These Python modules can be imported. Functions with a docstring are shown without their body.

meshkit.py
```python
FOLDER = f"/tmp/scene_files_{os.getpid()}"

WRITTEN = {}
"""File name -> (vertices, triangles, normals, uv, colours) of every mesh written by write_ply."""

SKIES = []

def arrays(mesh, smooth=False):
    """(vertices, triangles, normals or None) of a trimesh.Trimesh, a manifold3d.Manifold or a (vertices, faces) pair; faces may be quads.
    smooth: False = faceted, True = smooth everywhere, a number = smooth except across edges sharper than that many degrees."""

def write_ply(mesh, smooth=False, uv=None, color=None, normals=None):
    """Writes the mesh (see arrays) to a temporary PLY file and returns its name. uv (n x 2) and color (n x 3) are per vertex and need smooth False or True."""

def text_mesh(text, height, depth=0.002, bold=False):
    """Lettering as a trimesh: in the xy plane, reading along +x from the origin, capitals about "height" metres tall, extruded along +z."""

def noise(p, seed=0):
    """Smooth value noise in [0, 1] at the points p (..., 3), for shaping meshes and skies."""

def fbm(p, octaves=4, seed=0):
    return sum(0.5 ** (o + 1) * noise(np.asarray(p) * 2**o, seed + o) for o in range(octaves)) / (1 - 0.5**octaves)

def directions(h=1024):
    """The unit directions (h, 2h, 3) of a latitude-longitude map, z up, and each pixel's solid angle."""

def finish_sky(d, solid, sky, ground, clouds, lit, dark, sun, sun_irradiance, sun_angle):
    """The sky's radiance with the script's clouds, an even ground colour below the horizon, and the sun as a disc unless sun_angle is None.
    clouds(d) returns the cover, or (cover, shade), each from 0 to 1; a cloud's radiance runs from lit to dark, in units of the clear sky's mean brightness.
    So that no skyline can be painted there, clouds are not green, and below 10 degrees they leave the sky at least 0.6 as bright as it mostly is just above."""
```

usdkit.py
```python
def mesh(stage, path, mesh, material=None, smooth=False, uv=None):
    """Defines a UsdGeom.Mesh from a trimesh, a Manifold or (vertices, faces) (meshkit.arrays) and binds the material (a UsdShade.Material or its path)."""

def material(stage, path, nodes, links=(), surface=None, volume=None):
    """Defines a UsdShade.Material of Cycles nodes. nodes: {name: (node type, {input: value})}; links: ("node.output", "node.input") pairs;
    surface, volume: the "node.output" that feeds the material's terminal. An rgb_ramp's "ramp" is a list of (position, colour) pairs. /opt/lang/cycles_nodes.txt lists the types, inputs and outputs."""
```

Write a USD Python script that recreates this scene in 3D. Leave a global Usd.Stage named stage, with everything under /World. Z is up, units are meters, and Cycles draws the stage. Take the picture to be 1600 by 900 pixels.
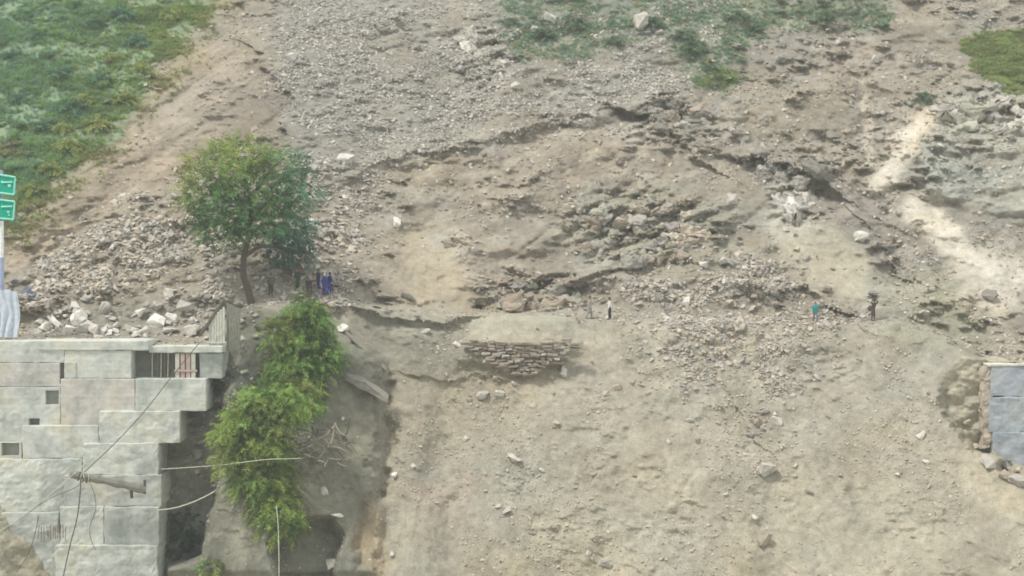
import math, random
import numpy as np, trimesh, manifold3d as m3
from scipy.ndimage import map_coordinates, gaussian_filter
from pxr import Usd, UsdGeom, UsdLux, UsdShade, Sdf, Gf, Vt
import usdkit, meshkit
from meshkit import fbm, noise

random.seed(7)
RNG = np.random.default_rng(7)
stage = Usd.Stage.CreateInMemory()
UsdGeom.SetStageUpAxis(stage, UsdGeom.Tokens.z)
UsdGeom.SetStageMetersPerUnit(stage, 1.0)
UsdGeom.Xform.Define(stage, '/World')
UsdGeom.Scope.Define(stage, '/World/Looks')

# ------------------------------------------------------------------ camera
CAM = np.array([0.0, -150.0, 6.0]); PITCH = 0.026; FPX = 2850.0
cam = UsdGeom.Camera.Define(stage, '/World/camera')
cam.AddTranslateOp().Set(Gf.Vec3d(*CAM)); cam.AddRotateXOp().Set(90 - math.degrees(PITCH))
cam.CreateHorizontalApertureAttr(36.0); cam.CreateVerticalApertureAttr(20.25)
cam.CreateFocalLengthAttr(36.0 * FPX / 1600); cam.CreateClippingRangeAttr(Gf.Vec2f(0.5, 3000))
cam.CreateExposureAttr(1.14)
cam.CreateFStopAttr(0.75); cam.CreateFocusDistanceAttr(60.0)          # the clip is slightly out of focus everywhere

# ------------------------------------------------------------------ sky and sun (bright overcast, light from above left)
SUN_EL, SUN_AZ = math.radians(58), math.radians(-125)          # azimuth = atan2(x, y)
sd = np.array([math.sin(SUN_AZ) * math.cos(SUN_EL), math.cos(SUN_AZ) * math.cos(SUN_EL), math.sin(SUN_EL)])
usdkit.material(stage, '/World/Looks/sky', {
    'tc': ('texture_coordinate', {}),
    'n': ('noise_texture', {'scale': 2.2, 'detail': 5.0, 'roughness': 0.55}),
    'r': ('rgb_ramp', {'ramp': [(0.25, (0.72, 0.72, 0.72)), (0.75, (0.97, 0.97, 0.97))]}),
    'sky': ('sky_texture', {'sky_type': 'single_scattering', 'sun_disc': False, 'sun_elevation': SUN_EL, 'sun_rotation': SUN_AZ}),
    'mx': ('mix_color', {'b': (5.4, 5.3, 5.0), 'use_clamp': False}),
    'bg': ('background_shader', {'strength': 0.09})},
    [('tc.generated', 'n.vector'), ('n.fac', 'r.fac'), ('r.color', 'mx.fac'), ('sky.color', 'mx.a'), ('mx.result', 'bg.color')], surface='bg.background')
dome = UsdLux.DomeLight.Define(stage, '/World/sky')
UsdShade.MaterialBindingAPI.Apply(dome.GetPrim()).Bind(UsdShade.Material.Get(stage, '/World/Looks/sky'))
dome.GetPrim().SetCustomDataByKey('kind', 'structure')
sun = UsdLux.DistantLight.Define(stage, '/World/sun')
sun.CreateIntensityAttr(0.4); sun.CreateAngleAttr(10.0); sun.CreateColorAttr(Gf.Vec3f(1.0, 0.95, 0.87))
sun.GetPrim().CreateAttribute('inputs:normalize', Sdf.ValueTypeNames.Bool).Set(True)
sun.AddRotateXYZOp().Set(Gf.Vec3f(90 - math.degrees(SUN_EL), 0, 180 - math.degrees(SUN_AZ)))

# ------------------------------------------------------------------ helpers
SP, CP = math.sin(PITCH), math.cos(PITCH)
def ray(U, V):
    U, V = np.broadcast_arrays(np.asarray(U, float), np.asarray(V, float))
    u, v = (U - 800) / FPX, (450 - V) / FPX
    return np.stack([u, CP + v * SP, -SP + v * CP], -1)
def at(U, V, y):                                   # the point on the sight line at depth y
    r = ray(U, V); return CAM + r * ((y - CAM[1]) / r[..., 1])[..., None]
def sm(a, b, x):
    t = np.clip((x - a) / (b - a), 0, 1); return t * t * (3 - 2 * t)
used = {}
def numbered(name, parent='/World'):
    k = used.get((parent, name), 0); used[(parent, name)] = k + 1
    return f'{parent}/{name}' if k == 0 else f'{parent}/{name}_{k:03d}'
def pathof(p): return '/World' if p is None else (p if isinstance(p, str) else str(p.GetPath()))
def tag(o, label=None, cat=None, group=None, kind=None):
    p = o.GetPrim() if hasattr(o, 'GetPrim') else o
    for k, v in (('label', label), ('category', cat), ('group', group), ('kind', kind)):
        if v: p.SetCustomDataByKey(k, v)
    return p
def obj(name, mesh, mat, parent=None, smooth=False, colors=None):
    m = usdkit.mesh(stage, numbered(name, pathof(parent)), mesh, '/World/Looks/' + mat, smooth=smooth)
    if colors is not None:
        UsdGeom.PrimvarsAPI(m).CreatePrimvar('albedo', Sdf.ValueTypeNames.Color3fArray, 'vertex').Set(Vt.Vec3fArray.FromNumpy(np.asarray(colors, np.float32)))
    return m.GetPrim()
def thing(name, label, cat, loc=(0, 0, 0), rotz=0, group=None):
    x = UsdGeom.Xform.Define(stage, numbered(name)); x.AddTranslateOp().Set(Gf.Vec3d(*map(float, loc))); x.AddRotateZOp().Set(float(rotz))
    return tag(x, label, cat, group)
def dup(src, loc, rotz, scale, label, group=None):
    path = str(src.GetPath()); base = path.split('/')[-1]
    base = base[:-4] if base[-4] == '_' and base[-3:].isdigit() else base
    x = UsdGeom.Xform.Define(stage, numbered(base)); x.GetPrim().GetReferences().AddInternalReference(src.GetPath())
    x.ClearXformOpOrder()
    x.GetPrim().GetAttribute('xformOp:translate').Set(Gf.Vec3d(*map(float, loc))); x.GetPrim().GetAttribute('xformOp:rotateZ').Set(float(rotz))
    s = x.AddScaleOp(); s.Set(Gf.Vec3f(*map(float, scale)))
    x.SetXformOpOrder([UsdGeom.XformOp(x.GetPrim().GetAttribute('xformOp:translate')), UsdGeom.XformOp(x.GetPrim().GetAttribute('xformOp:rotateZ')), s])
    x.GetPrim().SetInstanceable(True)
    return tag(x, label, None, group)
def cat(ms): return trimesh.util.concatenate(ms)
def tube(pts, r, n=6):
    pts = np.asarray(pts, float); r = np.broadcast_to(r, len(pts))
    tang = np.gradient(pts, axis=0); tang /= np.linalg.norm(tang, axis=1, keepdims=True) + 1e-9
    ref = np.array([0, 0, 1.0]) if abs(tang[0, 2]) < 0.9 else np.array([1.0, 0, 0])
    a = np.cross(tang, ref); a /= np.linalg.norm(a, axis=1, keepdims=True) + 1e-9; b = np.cross(tang, a)
    th = np.arange(n) / n * 2 * np.pi
    v = pts[:, None] + r[:, None, None] * (np.cos(th)[None, :, None] * a[:, None] + np.sin(th)[None, :, None] * b[:, None])
    f = []
    for i in range(len(pts) - 1):
        for j in range(n):
            k = (j + 1) % n; f += [[i*n+j, i*n+k, (i+1)*n+k], [i*n+j, (i+1)*n+k, (i+1)*n+j]]
    vv = np.vstack([v.reshape(-1, 3), pts[:1], pts[-1:]]); L = len(pts) * n
    for j in range(n):
        k = (j + 1) % n; f += [[L, k, j], [L + 1, L - n + j, L - n + k]]
    return trimesh.Trimesh(vv, f, process=False)
def curve(ctrl, n=24):
    c = np.asarray(ctrl, float); s = np.r_[0, np.cumsum(np.linalg.norm(np.diff(c, axis=0), axis=1))]
    from scipy.interpolate import PchipInterpolator
    return PchipInterpolator(s, c, axis=0)(np.linspace(0, s[-1], n))
def cbox(x0, x1, y0, y1, z0, z1, c=0.03, cut=4, rough=0.0, seed=0):    # chamfered box, optionally a little uneven
    c = min(c, (x1-x0)/3, (y1-y0)/3, (z1-z0)/3); pts = []
    for sx in (0, 1):
        for sy in (0, 1):
            for sz in (0, 1):
                p = np.array([x1 if sx else x0, y1 if sy else y0, z1 if sz else z0]); d = np.array([-1 if sx else 1, -1 if sy else 1, -1 if sz else 1]) * c
                for k in range(3):
                    q = p + d; q[k] = p[k]; pts.append(q)
    m = trimesh.convex.convex_hull(np.array(pts))
    if rough:
        mm = m3.Manifold(m3.Mesh(m.vertices.astype(np.float32), m.faces.astype(np.uint32))).refine_to_length(0.28).to_mesh()
        v = mm.vert_properties[:, :3].astype(float)
        v = v + (np.stack([fbm(v * 1.6 + 9 * k, 4, seed + k) for k in range(3)], -1) - 0.5) * rough
        m = trimesh.Trimesh(v, mm.tri_verts, process=False)
    return m
def rock(seed, size, aspect=(1, .75, .55), npts=16, sub=0):
    r = np.random.default_rng(seed)
    p = r.normal(size=(npts, 3)); p /= np.linalg.norm(p, axis=1, keepdims=True) ** 0.7
    p = np.clip(p, -0.8, 0.8)
    m = trimesh.convex.convex_hull(p * np.array(aspect) / 0.8 * size / 2)
    if sub:
        m = m.subdivide_to_size(size / (2.2 * sub)) if sub > 1 else m.subdivide()
        v = np.array(m.vertices); n = np.array(m.vertex_normals)
        m = trimesh.Trimesh(v + n * ((fbm(v / size * 5 + seed % 97, 3, seed % 31) - 0.5) * 0.34 * size)[:, None], m.faces, process=False)
    return m
def rotm(seed, tilt=0.5):
    r = np.random.default_rng(seed)
    return trimesh.transformations.euler_matrix(r.normal() * tilt, r.normal() * tilt, r.uniform(0, 6.28))

# ------------------------------------------------------------------ materials
def ground_look(name, bump=0.55, rough=0.95):
    usdkit.material(stage, '/World/Looks/' + name, {
        'a': ('attribute', {'attribute': 'albedo'}), 'g': ('geometry', {}),
        'n1': ('noise_texture', {'scale': 1.7, 'detail': 8.0, 'roughness': 0.68}),
        'n2': ('noise_texture', {'scale': 9.0, 'detail': 6.0, 'roughness': 0.75}),
        'r1': ('rgb_ramp', {'ramp': [(0.3, (0.78, 0.77, 0.76)), (0.7, (1.2, 1.2, 1.2))]}),
        'r2': ('rgb_ramp', {'ramp': [(0.3, (0.76, 0.76, 0.76)), (0.55, (1.0, 1.0, 1.0)), (0.75, (1.3, 1.3, 1.3))]}),
        'm1': ('mix_color', {'blend_type': 'multiply', 'fac': 1.0, 'use_clamp': False}),
        'm2': ('mix_color', {'blend_type': 'multiply', 'fac': 1.0, 'use_clamp': False}),
        'b': ('bump', {'strength': bump, 'distance': 0.25}),
        'p': ('principled_bsdf', {'roughness': rough, 'specular_ior_level': 0.2})},
        [('g.position', 'n1.vector'), ('g.position', 'n2.vector'), ('n1.fac', 'r1.fac'), ('n2.fac', 'r2.fac'),
         ('a.color', 'm1.a'), ('r1.color', 'm1.b'), ('m1.result', 'm2.a'), ('r2.color', 'm2.b'), ('m2.result', 'p.base_color'),
         ('n2.fac', 'b.height'), ('b.normal', 'p.normal')], surface='p.BSDF')
ground_look('earth')
def stone_look(name, col, var=0.25, scale=3.0, bump=0.5, rough=0.9, space='geometry'):
    c = np.array(col)
    usdkit.material(stage, '/World/Looks/' + name, {
        'g': ('geometry', {}), 'o': ('object_info', {}), 'tc': ('texture_coordinate', {}),
        'n': ('noise_texture', {'scale': scale, 'detail': 9.0, 'roughness': 0.7}),
        'r': ('rgb_ramp', {'ramp': [(0.25, c * (1 - var)), (0.5, c), (0.75, np.minimum(c * (1 + var), 0.9))]}),
        'h': ('map_range', {'from_min': 0.0, 'from_max': 1.0, 'to_min': 0.8, 'to_max': 1.2}),
        'hs': ('hsv', {}),
        'b': ('bump', {'strength': bump, 'distance': 0.1}),
        'p': ('principled_bsdf', {'roughness': rough, 'specular_ior_level': 0.25})},
        [('g.position', 'n.vector'), ('n.fac', 'r.fac'), ('o.random', 'h.value'), ('h.result', 'hs.value'), ('r.color', 'hs.color'), ('hs.color', 'p.base_color'), ('n.fac', 'b.height'), ('b.normal', 'p.normal')], surface='p.BSDF')
stone_look('stone_grey', (0.33, 0.315, 0.285)); stone_look('stone_tan', (0.42, 0.37, 0.30)); stone_look('stone_pale', (0.50, 0.48, 0.43))
stone_look('stone_white', (0.60, 0.59, 0.545), 0.25); stone_look('stone_dark', (0.23, 0.22, 0.19)); stone_look('stone_green', (0.34, 0.34, 0.28))
stone_look('stone_scree', (0.45, 0.43, 0.385)); stone_look('stone_sand', (0.44, 0.42, 0.35)); stone_look('stone_brown', (0.30, 0.255, 0.205)); stone_look('stone_masonry', (0.30, 0.26, 0.215), 0.35, 6)
def concrete_look(name, col, stain=0.2):
    c = np.array(col)
    usdkit.material(stage, '/World/Looks/' + name, {
        'g': ('geometry', {}), 'mp': ('mapping', {'scale': (0.6, 0.6, 0.12)}), 'mh': ('mapping', {'scale': (0.12, 0.12, 2.2)}),
        'n': ('noise_texture', {'scale': 2.0, 'detail': 7.0, 'roughness': 0.65}),
        'v': ('noise_texture', {'scale': 1.3, 'detail': 5.0, 'roughness': 0.6}),
        'hb': ('noise_texture', {'scale': 1.6, 'detail': 3.0, 'roughness': 0.5}),
        'r': ('rgb_ramp', {'ramp': [(0.28, c * (1 - stain)), (0.5, c), (0.72, c * 1.1)]}),
        'r2': ('rgb_ramp', {'ramp': [(0.3, (0.62, 0.64, 0.63)), (0.45, (0.88, 0.89, 0.88)), (0.55, (1, 1, 1))]}),
        'dn': ('noise_texture', {'scale': 0.35, 'detail': 7.0, 'roughness': 0.62}), 'r4': ('rgb_ramp', {'ramp': [(0.36, (0.70, 0.72, 0.72)), (0.5, (1, 1, 1)), (0.64, (1.06, 0.99, 0.88))]}), 'm4': ('mix_color', {'blend_type': 'multiply', 'fac': 0.9, 'use_clamp': False}),
        'r3': ('rgb_ramp', {'ramp': [(0.35, (0.86, 0.86, 0.86)), (0.6, (1.05, 1.05, 1.05))]}),
        'm': ('mix_color', {'blend_type': 'multiply', 'fac': 0.6, 'use_clamp': False}),
        'm2': ('mix_color', {'blend_type': 'multiply', 'fac': 0.35, 'use_clamp': False}),
        'fl': ('wave_texture', {'wave_type': 'bands', 'bands_direction': 'z', 'scale': 0.8, 'distortion': 2.0, 'detail': 2.0}), 'b2': ('bump', {'strength': 0.07, 'distance': 0.03}),
        'b': ('bump', {'strength': 0.6, 'distance': 0.08}),
        'p': ('principled_bsdf', {'roughness': 0.88, 'specular_ior_level': 0.3})},
        [('g.position', 'n.vector'), ('g.position', 'mp.vector'), ('mp.vector', 'v.vector'), ('g.position', 'mh.vector'), ('mh.vector', 'hb.vector'),
         ('n.fac', 'r.fac'), ('v.fac', 'r2.fac'), ('hb.fac', 'r3.fac'), ('r.color', 'm.a'), ('r2.color', 'm.b'), ('m.result', 'm2.a'), ('r3.color', 'm2.b'), ('g.position', 'dn.vector'), ('dn.fac', 'r4.fac'), ('m2.result', 'm4.a'), ('r4.color', 'm4.b'), ('m4.result', 'p.base_color'), ('n.fac', 'b.height'), ('g.position', 'fl.vector'), ('fl.fac', 'b2.height'), ('b.normal', 'b2.normal'), ('b2.normal', 'p.normal')], surface='p.BSDF')
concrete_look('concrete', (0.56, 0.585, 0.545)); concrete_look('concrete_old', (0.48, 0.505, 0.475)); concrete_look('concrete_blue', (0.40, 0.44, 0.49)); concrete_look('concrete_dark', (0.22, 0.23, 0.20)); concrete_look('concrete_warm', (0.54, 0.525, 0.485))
def plain(name, col, rough=0.8, var=0.12, scale=4.0, metallic=0.0):
    c = np.array(col)
    usdkit.material(stage, '/World/Looks/' + name, {
        'g': ('geometry', {}), 'n': ('noise_texture', {'scale': scale, 'detail': 4.0}),
        'r': ('rgb_ramp', {'ramp': [(0.3, c * (1 - var)), (0.7, np.minimum(c * (1 + var), 0.95))]}),
        'p': ('principled_bsdf', {'roughness': rough, 'metallic': metallic, 'specular_ior_level': 0.3})},
        [('g.position', 'n.vector'), ('n.fac', 'r.fac'), ('r.color', 'p.base_color')], surface='p.BSDF')
for n, c in (('skin', (0.30, 0.18, 0.12)), ('hair', (0.02, 0.018, 0.016)), ('cloth_dark', (0.035, 0.035, 0.04)), ('cloth_grey', (0.30, 0.29, 0.26)), ('cloth_black', (0.02, 0.02, 0.022)),
             ('cloth_green', (0.045, 0.07, 0.045)), ('cloth_navy', (0.03, 0.04, 0.16)), ('cloth_blue', (0.035, 0.055, 0.30)), ('cloth_teal', (0.03, 0.27, 0.27)), ('cloth_brown', (0.09, 0.07, 0.05)),
             ('cloth_white', (0.7, 0.69, 0.65)), ('cloth_slate', (0.15, 0.18, 0.20)), ('cloth_charcoal', (0.09, 0.09, 0.09)), ('shoe', (0.03, 0.025, 0.02)), ('bark', (0.085, 0.072, 0.052)), ('deadwood', (0.50, 0.46, 0.36)),
             ('darkwood', (0.10, 0.09, 0.075)), ('beam_wood', (0.20, 0.20, 0.17)), ('rope_dark', (0.11, 0.11, 0.09)), ('rope_pale', (0.50, 0.52, 0.40)), ('sheet_blue', (0.52, 0.58, 0.66)), ('sheet_dark', (0.16, 0.17, 0.24)),
             ('sign_green', (0.0, 0.36, 0.24)), ('sign_edge', (0.25, 0.62, 0.50)), ('sign_mark', (0.30, 0.70, 0.62)), ('post_white', (0.74, 0.78, 0.78)), ('post_blue', (0.33, 0.38, 0.52)), ('board_red', (0.44, 0.34, 0.30)), ('board_pale', (0.50, 0.485, 0.43)), ('rust', (0.20, 0.14, 0.10))):
    plain(n, c)
plain('board_slats', (0.50, 0.50, 0.44), var=0.2); plain('board_slats_dark', (0.24, 0.24, 0.20), var=0.2)
def leaf_look(name):
    usdkit.material(stage, '/World/Looks/' + name, {
        'a': ('attribute', {'attribute': 'albedo'}), 'p': ('principled_bsdf', {'roughness': 0.6, 'specular_ior_level': 0.25}), 't': ('translucent_bsdf', {}), 'm': ('mix_closure', {'fac': 0.3})},
        [('a.color', 'p.base_color'), ('a.color', 't.color'), ('p.BSDF', 'm.closure1'), ('t.BSDF', 'm.closure2')], surface='m.closure')
leaf_look('leaf')
def grass_look(name, c):
    c = np.array(c)
    usdkit.material(stage, '/World/Looks/' + name, {
        'g': ('geometry', {}), 'n': ('noise_texture', {'scale': 0.35, 'detail': 5.0, 'roughness': 0.6}),
        'r': ('rgb_ramp', {'ramp': [(0.3, c * 0.75), (0.5, c), (0.7, c * np.array([1.2, 1.15, 0.95]))]}),
        'p': ('principled_bsdf', {'roughness': 0.7, 'specular_ior_level': 0.2}), 't': ('translucent_bsdf', {}), 'm': ('mix_closure', {'fac': 0.3})},
        [('g.position', 'n.vector'), ('n.fac', 'r.fac'), ('r.color', 'p.base_color'), ('r.color', 't.color'), ('p.BSDF', 'm.closure1'), ('t.BSDF', 'm.closure2')], surface='m.closure')
grass_look('grass_teal', (0.23, 0.39, 0.27)); grass_look('grass_green', (0.25, 0.40, 0.15)); grass_look('grass_yellow', (0.32, 0.40, 0.12)); grass_look('grass_dry', (0.35, 0.34, 0.19))

# ------------------------------------------------------------------ the hillside: depth profile, then relief, then soil colour and painted shade
Us = np.r_[np.arange(-900, -60, 40), np.arange(-60, 1660, 1.65), np.arange(1660, 2500, 40)]
Vs = np.r_[np.arange(-640, -45, 22), np.arange(-45, 930, 1.65), np.arange(930, 1010, 6), np.arange(1010, 1500, 30), np.arange(1500, 2500, 60)]
cu = [-900, 0, 230, 320, 400, 520, 600, 700, 900, 1300, 1400, 1460, 1540, 1600, 2500]
VF = np.interp(Us, cu, [530, 535, 538, 536, 480, 476, 486, 492, 500, 507, 507, 524, 566, 572, 575])      # the outer lip of the ledge
YE = np.interp(Us, cu, [-13, -13, -13, -12, -7, -5, -3.5, -2.5, -2.5, -2.5, -3, -4, -7, -8, -8])
WL = np.interp(Us, cu, [6, 6, 6, 5, 4, 4, 3.5, 3.5, 3.5, 3.5, 3.5, 3.5, 4, 4, 4])
A1 = np.radians(np.interp(Us, [-900, 0, 500, 1000, 2500], [37, 37, 38, 40, 38]))
B1 = np.radians(np.interp(Us, [-900, 240, 330, 380, 560, 640, 2500], [87, 87, 78, 64, 60, 52, 52]))
mV = lambda V: (-SP + (450 - V) / FPX * CP) / (CP + (450 - V) / FPX * SP)
ze = 6 + mV(VF) * (YE + 150)
yb, zb = YE + WL, ze + 0.25 + 0.02 * WL
nodes = [(yb + 300 * np.cos(A1), zb + 300 * np.sin(A1)), (yb, zb), (YE, ze)]
drop = 38 + ze; nodes += [(YE - drop / np.tan(B1), ze - drop), (np.full_like(YE, -100.0), np.full_like(YE, -42.0))]
MV = mV(Vs)[:, None]; Y = np.full((len(Vs), len(Us)), np.nan)
for (y0, z0), (y1, z1) in zip(nodes[:-1], nodes[1:]):
    s = (6 - z0 + MV * (y0 + 150)) / ((z1 - z0) - MV * (y1 - y0)); ok = (s >= -1e-6) & (s <= 1 + 1e-6)
    Y = np.where(ok & np.isnan(Y), y0 + s * (y1 - y0), Y)
bad = np.isnan(Y); Y[bad] = -100
Y = gaussian_filter(Y, [1.6, 4])
UU, VV = np.meshgrid(Us, Vs)
R = ray(UU, VV)
T = (Y + 150) / R[..., 1]
P = CAM + R * T[..., None]
# wobbled picture position, so that region edges are ragged
wob = lambda sc, amp, sd_: (fbm(P / sc, 4, sd_) - 0.5) * 2 * amp
WU = UU + wob(3.0, 34, 11) + wob(0.8, 9, 12); WV = VV + wob(3.0, 26, 13) + wob(0.8, 7, 14)
def seg_dist(U, V, pts):
    d = np.full(U.shape, 1e9); side = np.zeros(U.shape)
    for (a, b), (c, e) in zip(pts[:-1], pts[1:]):
        L2 = (c-a)**2 + (e-b)**2; s = np.clip(((U-a)*(c-a) + (V-b)*(e-b)) / L2, 0, 1)
        q = np.hypot(U - a - s*(c-a), V - b - s*(e-b)); near = q < d
        side = np.where(near, np.sign((c-a)*(V-b) - (e-b)*(U-a)), side); d = np.minimum(d, q)
    return d, side                                  # side > 0: to the right of the direction of travel, i.e. below a line drawn left to right
def mask(pts, soft=25, U=None, V=None):
    U = WU if U is None else U; V = WV if V is None else V
    inside = np.zeros(U.shape, bool); pp = list(pts) + [pts[0]]
    for (a, b), (c, e) in zip(pp[:-1], pp[1:]):
        if b != e: inside ^= ((b > V) != (e > V)) & (U < (c - a) * (V - b) / (e - b) + a)
    d, _ = seg_dist(U, V, pp)
    return sm(-soft, soft, np.where(inside, d, -d))
def ell(u, v, a, b, soft=0.5, U=None, V=None):
    q = np.hypot(((WU if U is None else U) - u) / a, ((WV if V is None else V) - v) / b); return 1 - sm(1 - soft, 1 + soft, q)

upper = 1 - sm(-12, 12, VV - np.interp(UU, Us, VF))
lower = 1 - upper
M = {}
M['green_left'] = mask([(-900, -640), (330, -640), (330, 0), (290, 50), (240, 100), (215, 150), (180, 200), (120, 255), (60, 310), (20, 350), (-900, 480)], 14) * (1 - 0.85 * mask([(-200, 190), (40, 205), (45, 250), (-200, 290)], 14))
M['chute_left'] = mask([(330, 60), (440, 110), (430, 190), (330, 240), (230, 300), (120, 360), (40, 420), (-300, 520), (-300, 440), (20, 350), (180, 220), (250, 110)], 18)
M['scree'] = mask([(430, -300), (1100, -300), (1150, 60), (1040, 140), (830, 190), (700, 235), (560, 265), (480, 300), (440, 200), (420, 90)], 30)
M['scar'] = mask([(590, 265), (830, 195), (960, 168), (1080, 200), (1140, 300), (1120, 430), (960, 480), (640, 480), (610, 380), (700, 290)], 30)
M['talus_left'] = mask([(150, 330), (300, 290), (480, 270), (560, 300), (540, 470), (330, 480), (60, 470), (60, 400)], 30)
M['sand'] = mask([(630, 360), (720, 360), (730, 480), (620, 480)], 25)
M['fan'] = mask([(1210, 340), (1290, 350), (1360, 410), (1370, 470), (1290, 470), (1230, 410)], 18)
M['pale_chute'] = np.maximum.reduce([1 - sm(6, 26, seg_dist(WU, WV, [(1450, 175), (1420, 215), (1395, 265), (1380, 285)])[0]), 1 - sm(6, 26, seg_dist(WU, WV, [(1450, 335), (1500, 390), (1540, 430), (1590, 440)])[0]), 0.8 * ell(1545, 430, 55, 50), 0.7 * (1 - sm(4, 14, seg_dist(WU, WV, [(1340, 130), (1352, 180), (1365, 240)])[0]))])
M['runout'] = np.clip(1 - sm(1, 30, seg_dist(UU + wob(1.2, 16, 74) + wob(0.4, 6, 97), VV, [(1452, 172), (1425, 218), (1396, 264), (1372, 285)])[0]) + 1 - sm(1, 38, seg_dist(UU + wob(1.5, 12, 75), VV + wob(1.5, 8, 76), [(1430, 325), (1490, 385), (1540, 425), (1560, 470)])[0]), 0, 1)
M['ridge_right'] = mask([(1445, 175), (1480, 150), (1560, 135), (2500, 130), (2500, 420), (1560, 330), (1450, 300), (1425, 250)], 12)
M['mid_green'] = np.maximum.reduce([mask([(760, -60), (1000, -60), (1060, 40), (900, 80), (800, 80)], 22), mask([(990, -200), (1390, -200), (1380, 40), (1230, 42), (1150, 75), (1140, 145), (1075, 130), (1050, 60)], 16) , 0.9 * ell(1125, 125, 40, 22)])
M['right_green'] = mask([(1500, 60), (1600, 52), (2500, 30), (2500, 150), (1600, 138), (1540, 132), (1505, 100)], 7)
M['green_tint'] = mask([(1380, 430), (1520, 420), (1540, 540), (1390, 525)], 22)
M['bank'] = mask([(400, 480), (520, 490), (600, 560), (600, 640), (588, 900), (250, 900), (330, 640), (380, 560)], 10, UU + wob(1.5, 10, 21), VV)
M['bush_soil'] = mask([(560, 485), (740, 490), (700, 600), (600, 580)], 25)
M['lower_grey'] = mask([(600, 480), (1450, 490), (1400, 560), (1000, 560), (850, 640), (720, 760), (600, 800)], 45)
M['ledge'] = mask([(560, 470), (740, 488), (980, 488), (1000, 520), (740, 530), (600, 520)], 10)
M['band'] = mask([(735, 492), (885, 490), (885, 524), (735, 527)], 11, UU + wob(1.0, 12, 34), VV + wob(1.0, 6, 35))
M['niche'] = mask([(1478, 590), (1500, 562), (1540, 556), (2500, 540), (2500, 755), (1600, 744), (1552, 716), (1505, 684), (1476, 640)], 8, UU + wob(1.6, 26, 22) + wob(0.5, 8, 36), VV + wob(1.6, 24, 23) + wob(0.5, 8, 37))
M['cave'] = mask([(440, 815), (520, 812), (535, 840), (520, 905), (430, 905), (425, 850)], 7, UU + wob(1.5, 9, 24), VV + wob(1.5, 6, 25))
M['mud'] = mask([(-300, 690), (-30, 750), (50, 830), (84, 1000), (-300, 1000)], 42, UU + wob(1.5, 12, 26), VV + wob(1.5, 10, 27))
M['gap'] = mask([(318, 585), (352, 600), (352, 690), (335, 790), (315, 870), (200, 900), (200, 640)], 8, UU + wob(1.5, 9, 28), VV + wob(1.5, 7, 29))
M['wallback'] = mask([(-300, 545), (335, 552), (345, 600), (300, 650), (265, 700), (255, 1000), (-300, 1000)], 6, UU, VV)

# relief towards the viewer, metres
off = (fbm(P / 11, 3, 1) - 0.5) * 3.0
off += (fbm(P / 3.2, 4, 2) - 0.5) * 1.5 * (1 - 0.5 * lower) + (fbm(P / np.array([4.5, 4.5, 3.2]), 3, 92) - 0.5) * 2.6 * upper * sm(520, 760, UU) * (1 - 0.6 * M['fan'])
off0 = off.copy()
rough = np.clip(0.55 + 0.05 * M['scree'] + 0.5 * M['talus_left'] - 0.35 * M['fan'] - 0.3 * M['chute_left'] - 0.35 * M['sand'] - 0.2 * lower - 0.1 * M['ridge_right'] - 0.5 * M['runout'], 0.12, 1.1)
patch = 0.5 + 1.1 * sm(0.42, 0.62, fbm(P / 4.5, 3, 31))
off += (fbm(P / 0.85, 4, 3) - 0.5) * 1.25 * rough * patch * (1 - 0.4 * lower)
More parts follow.
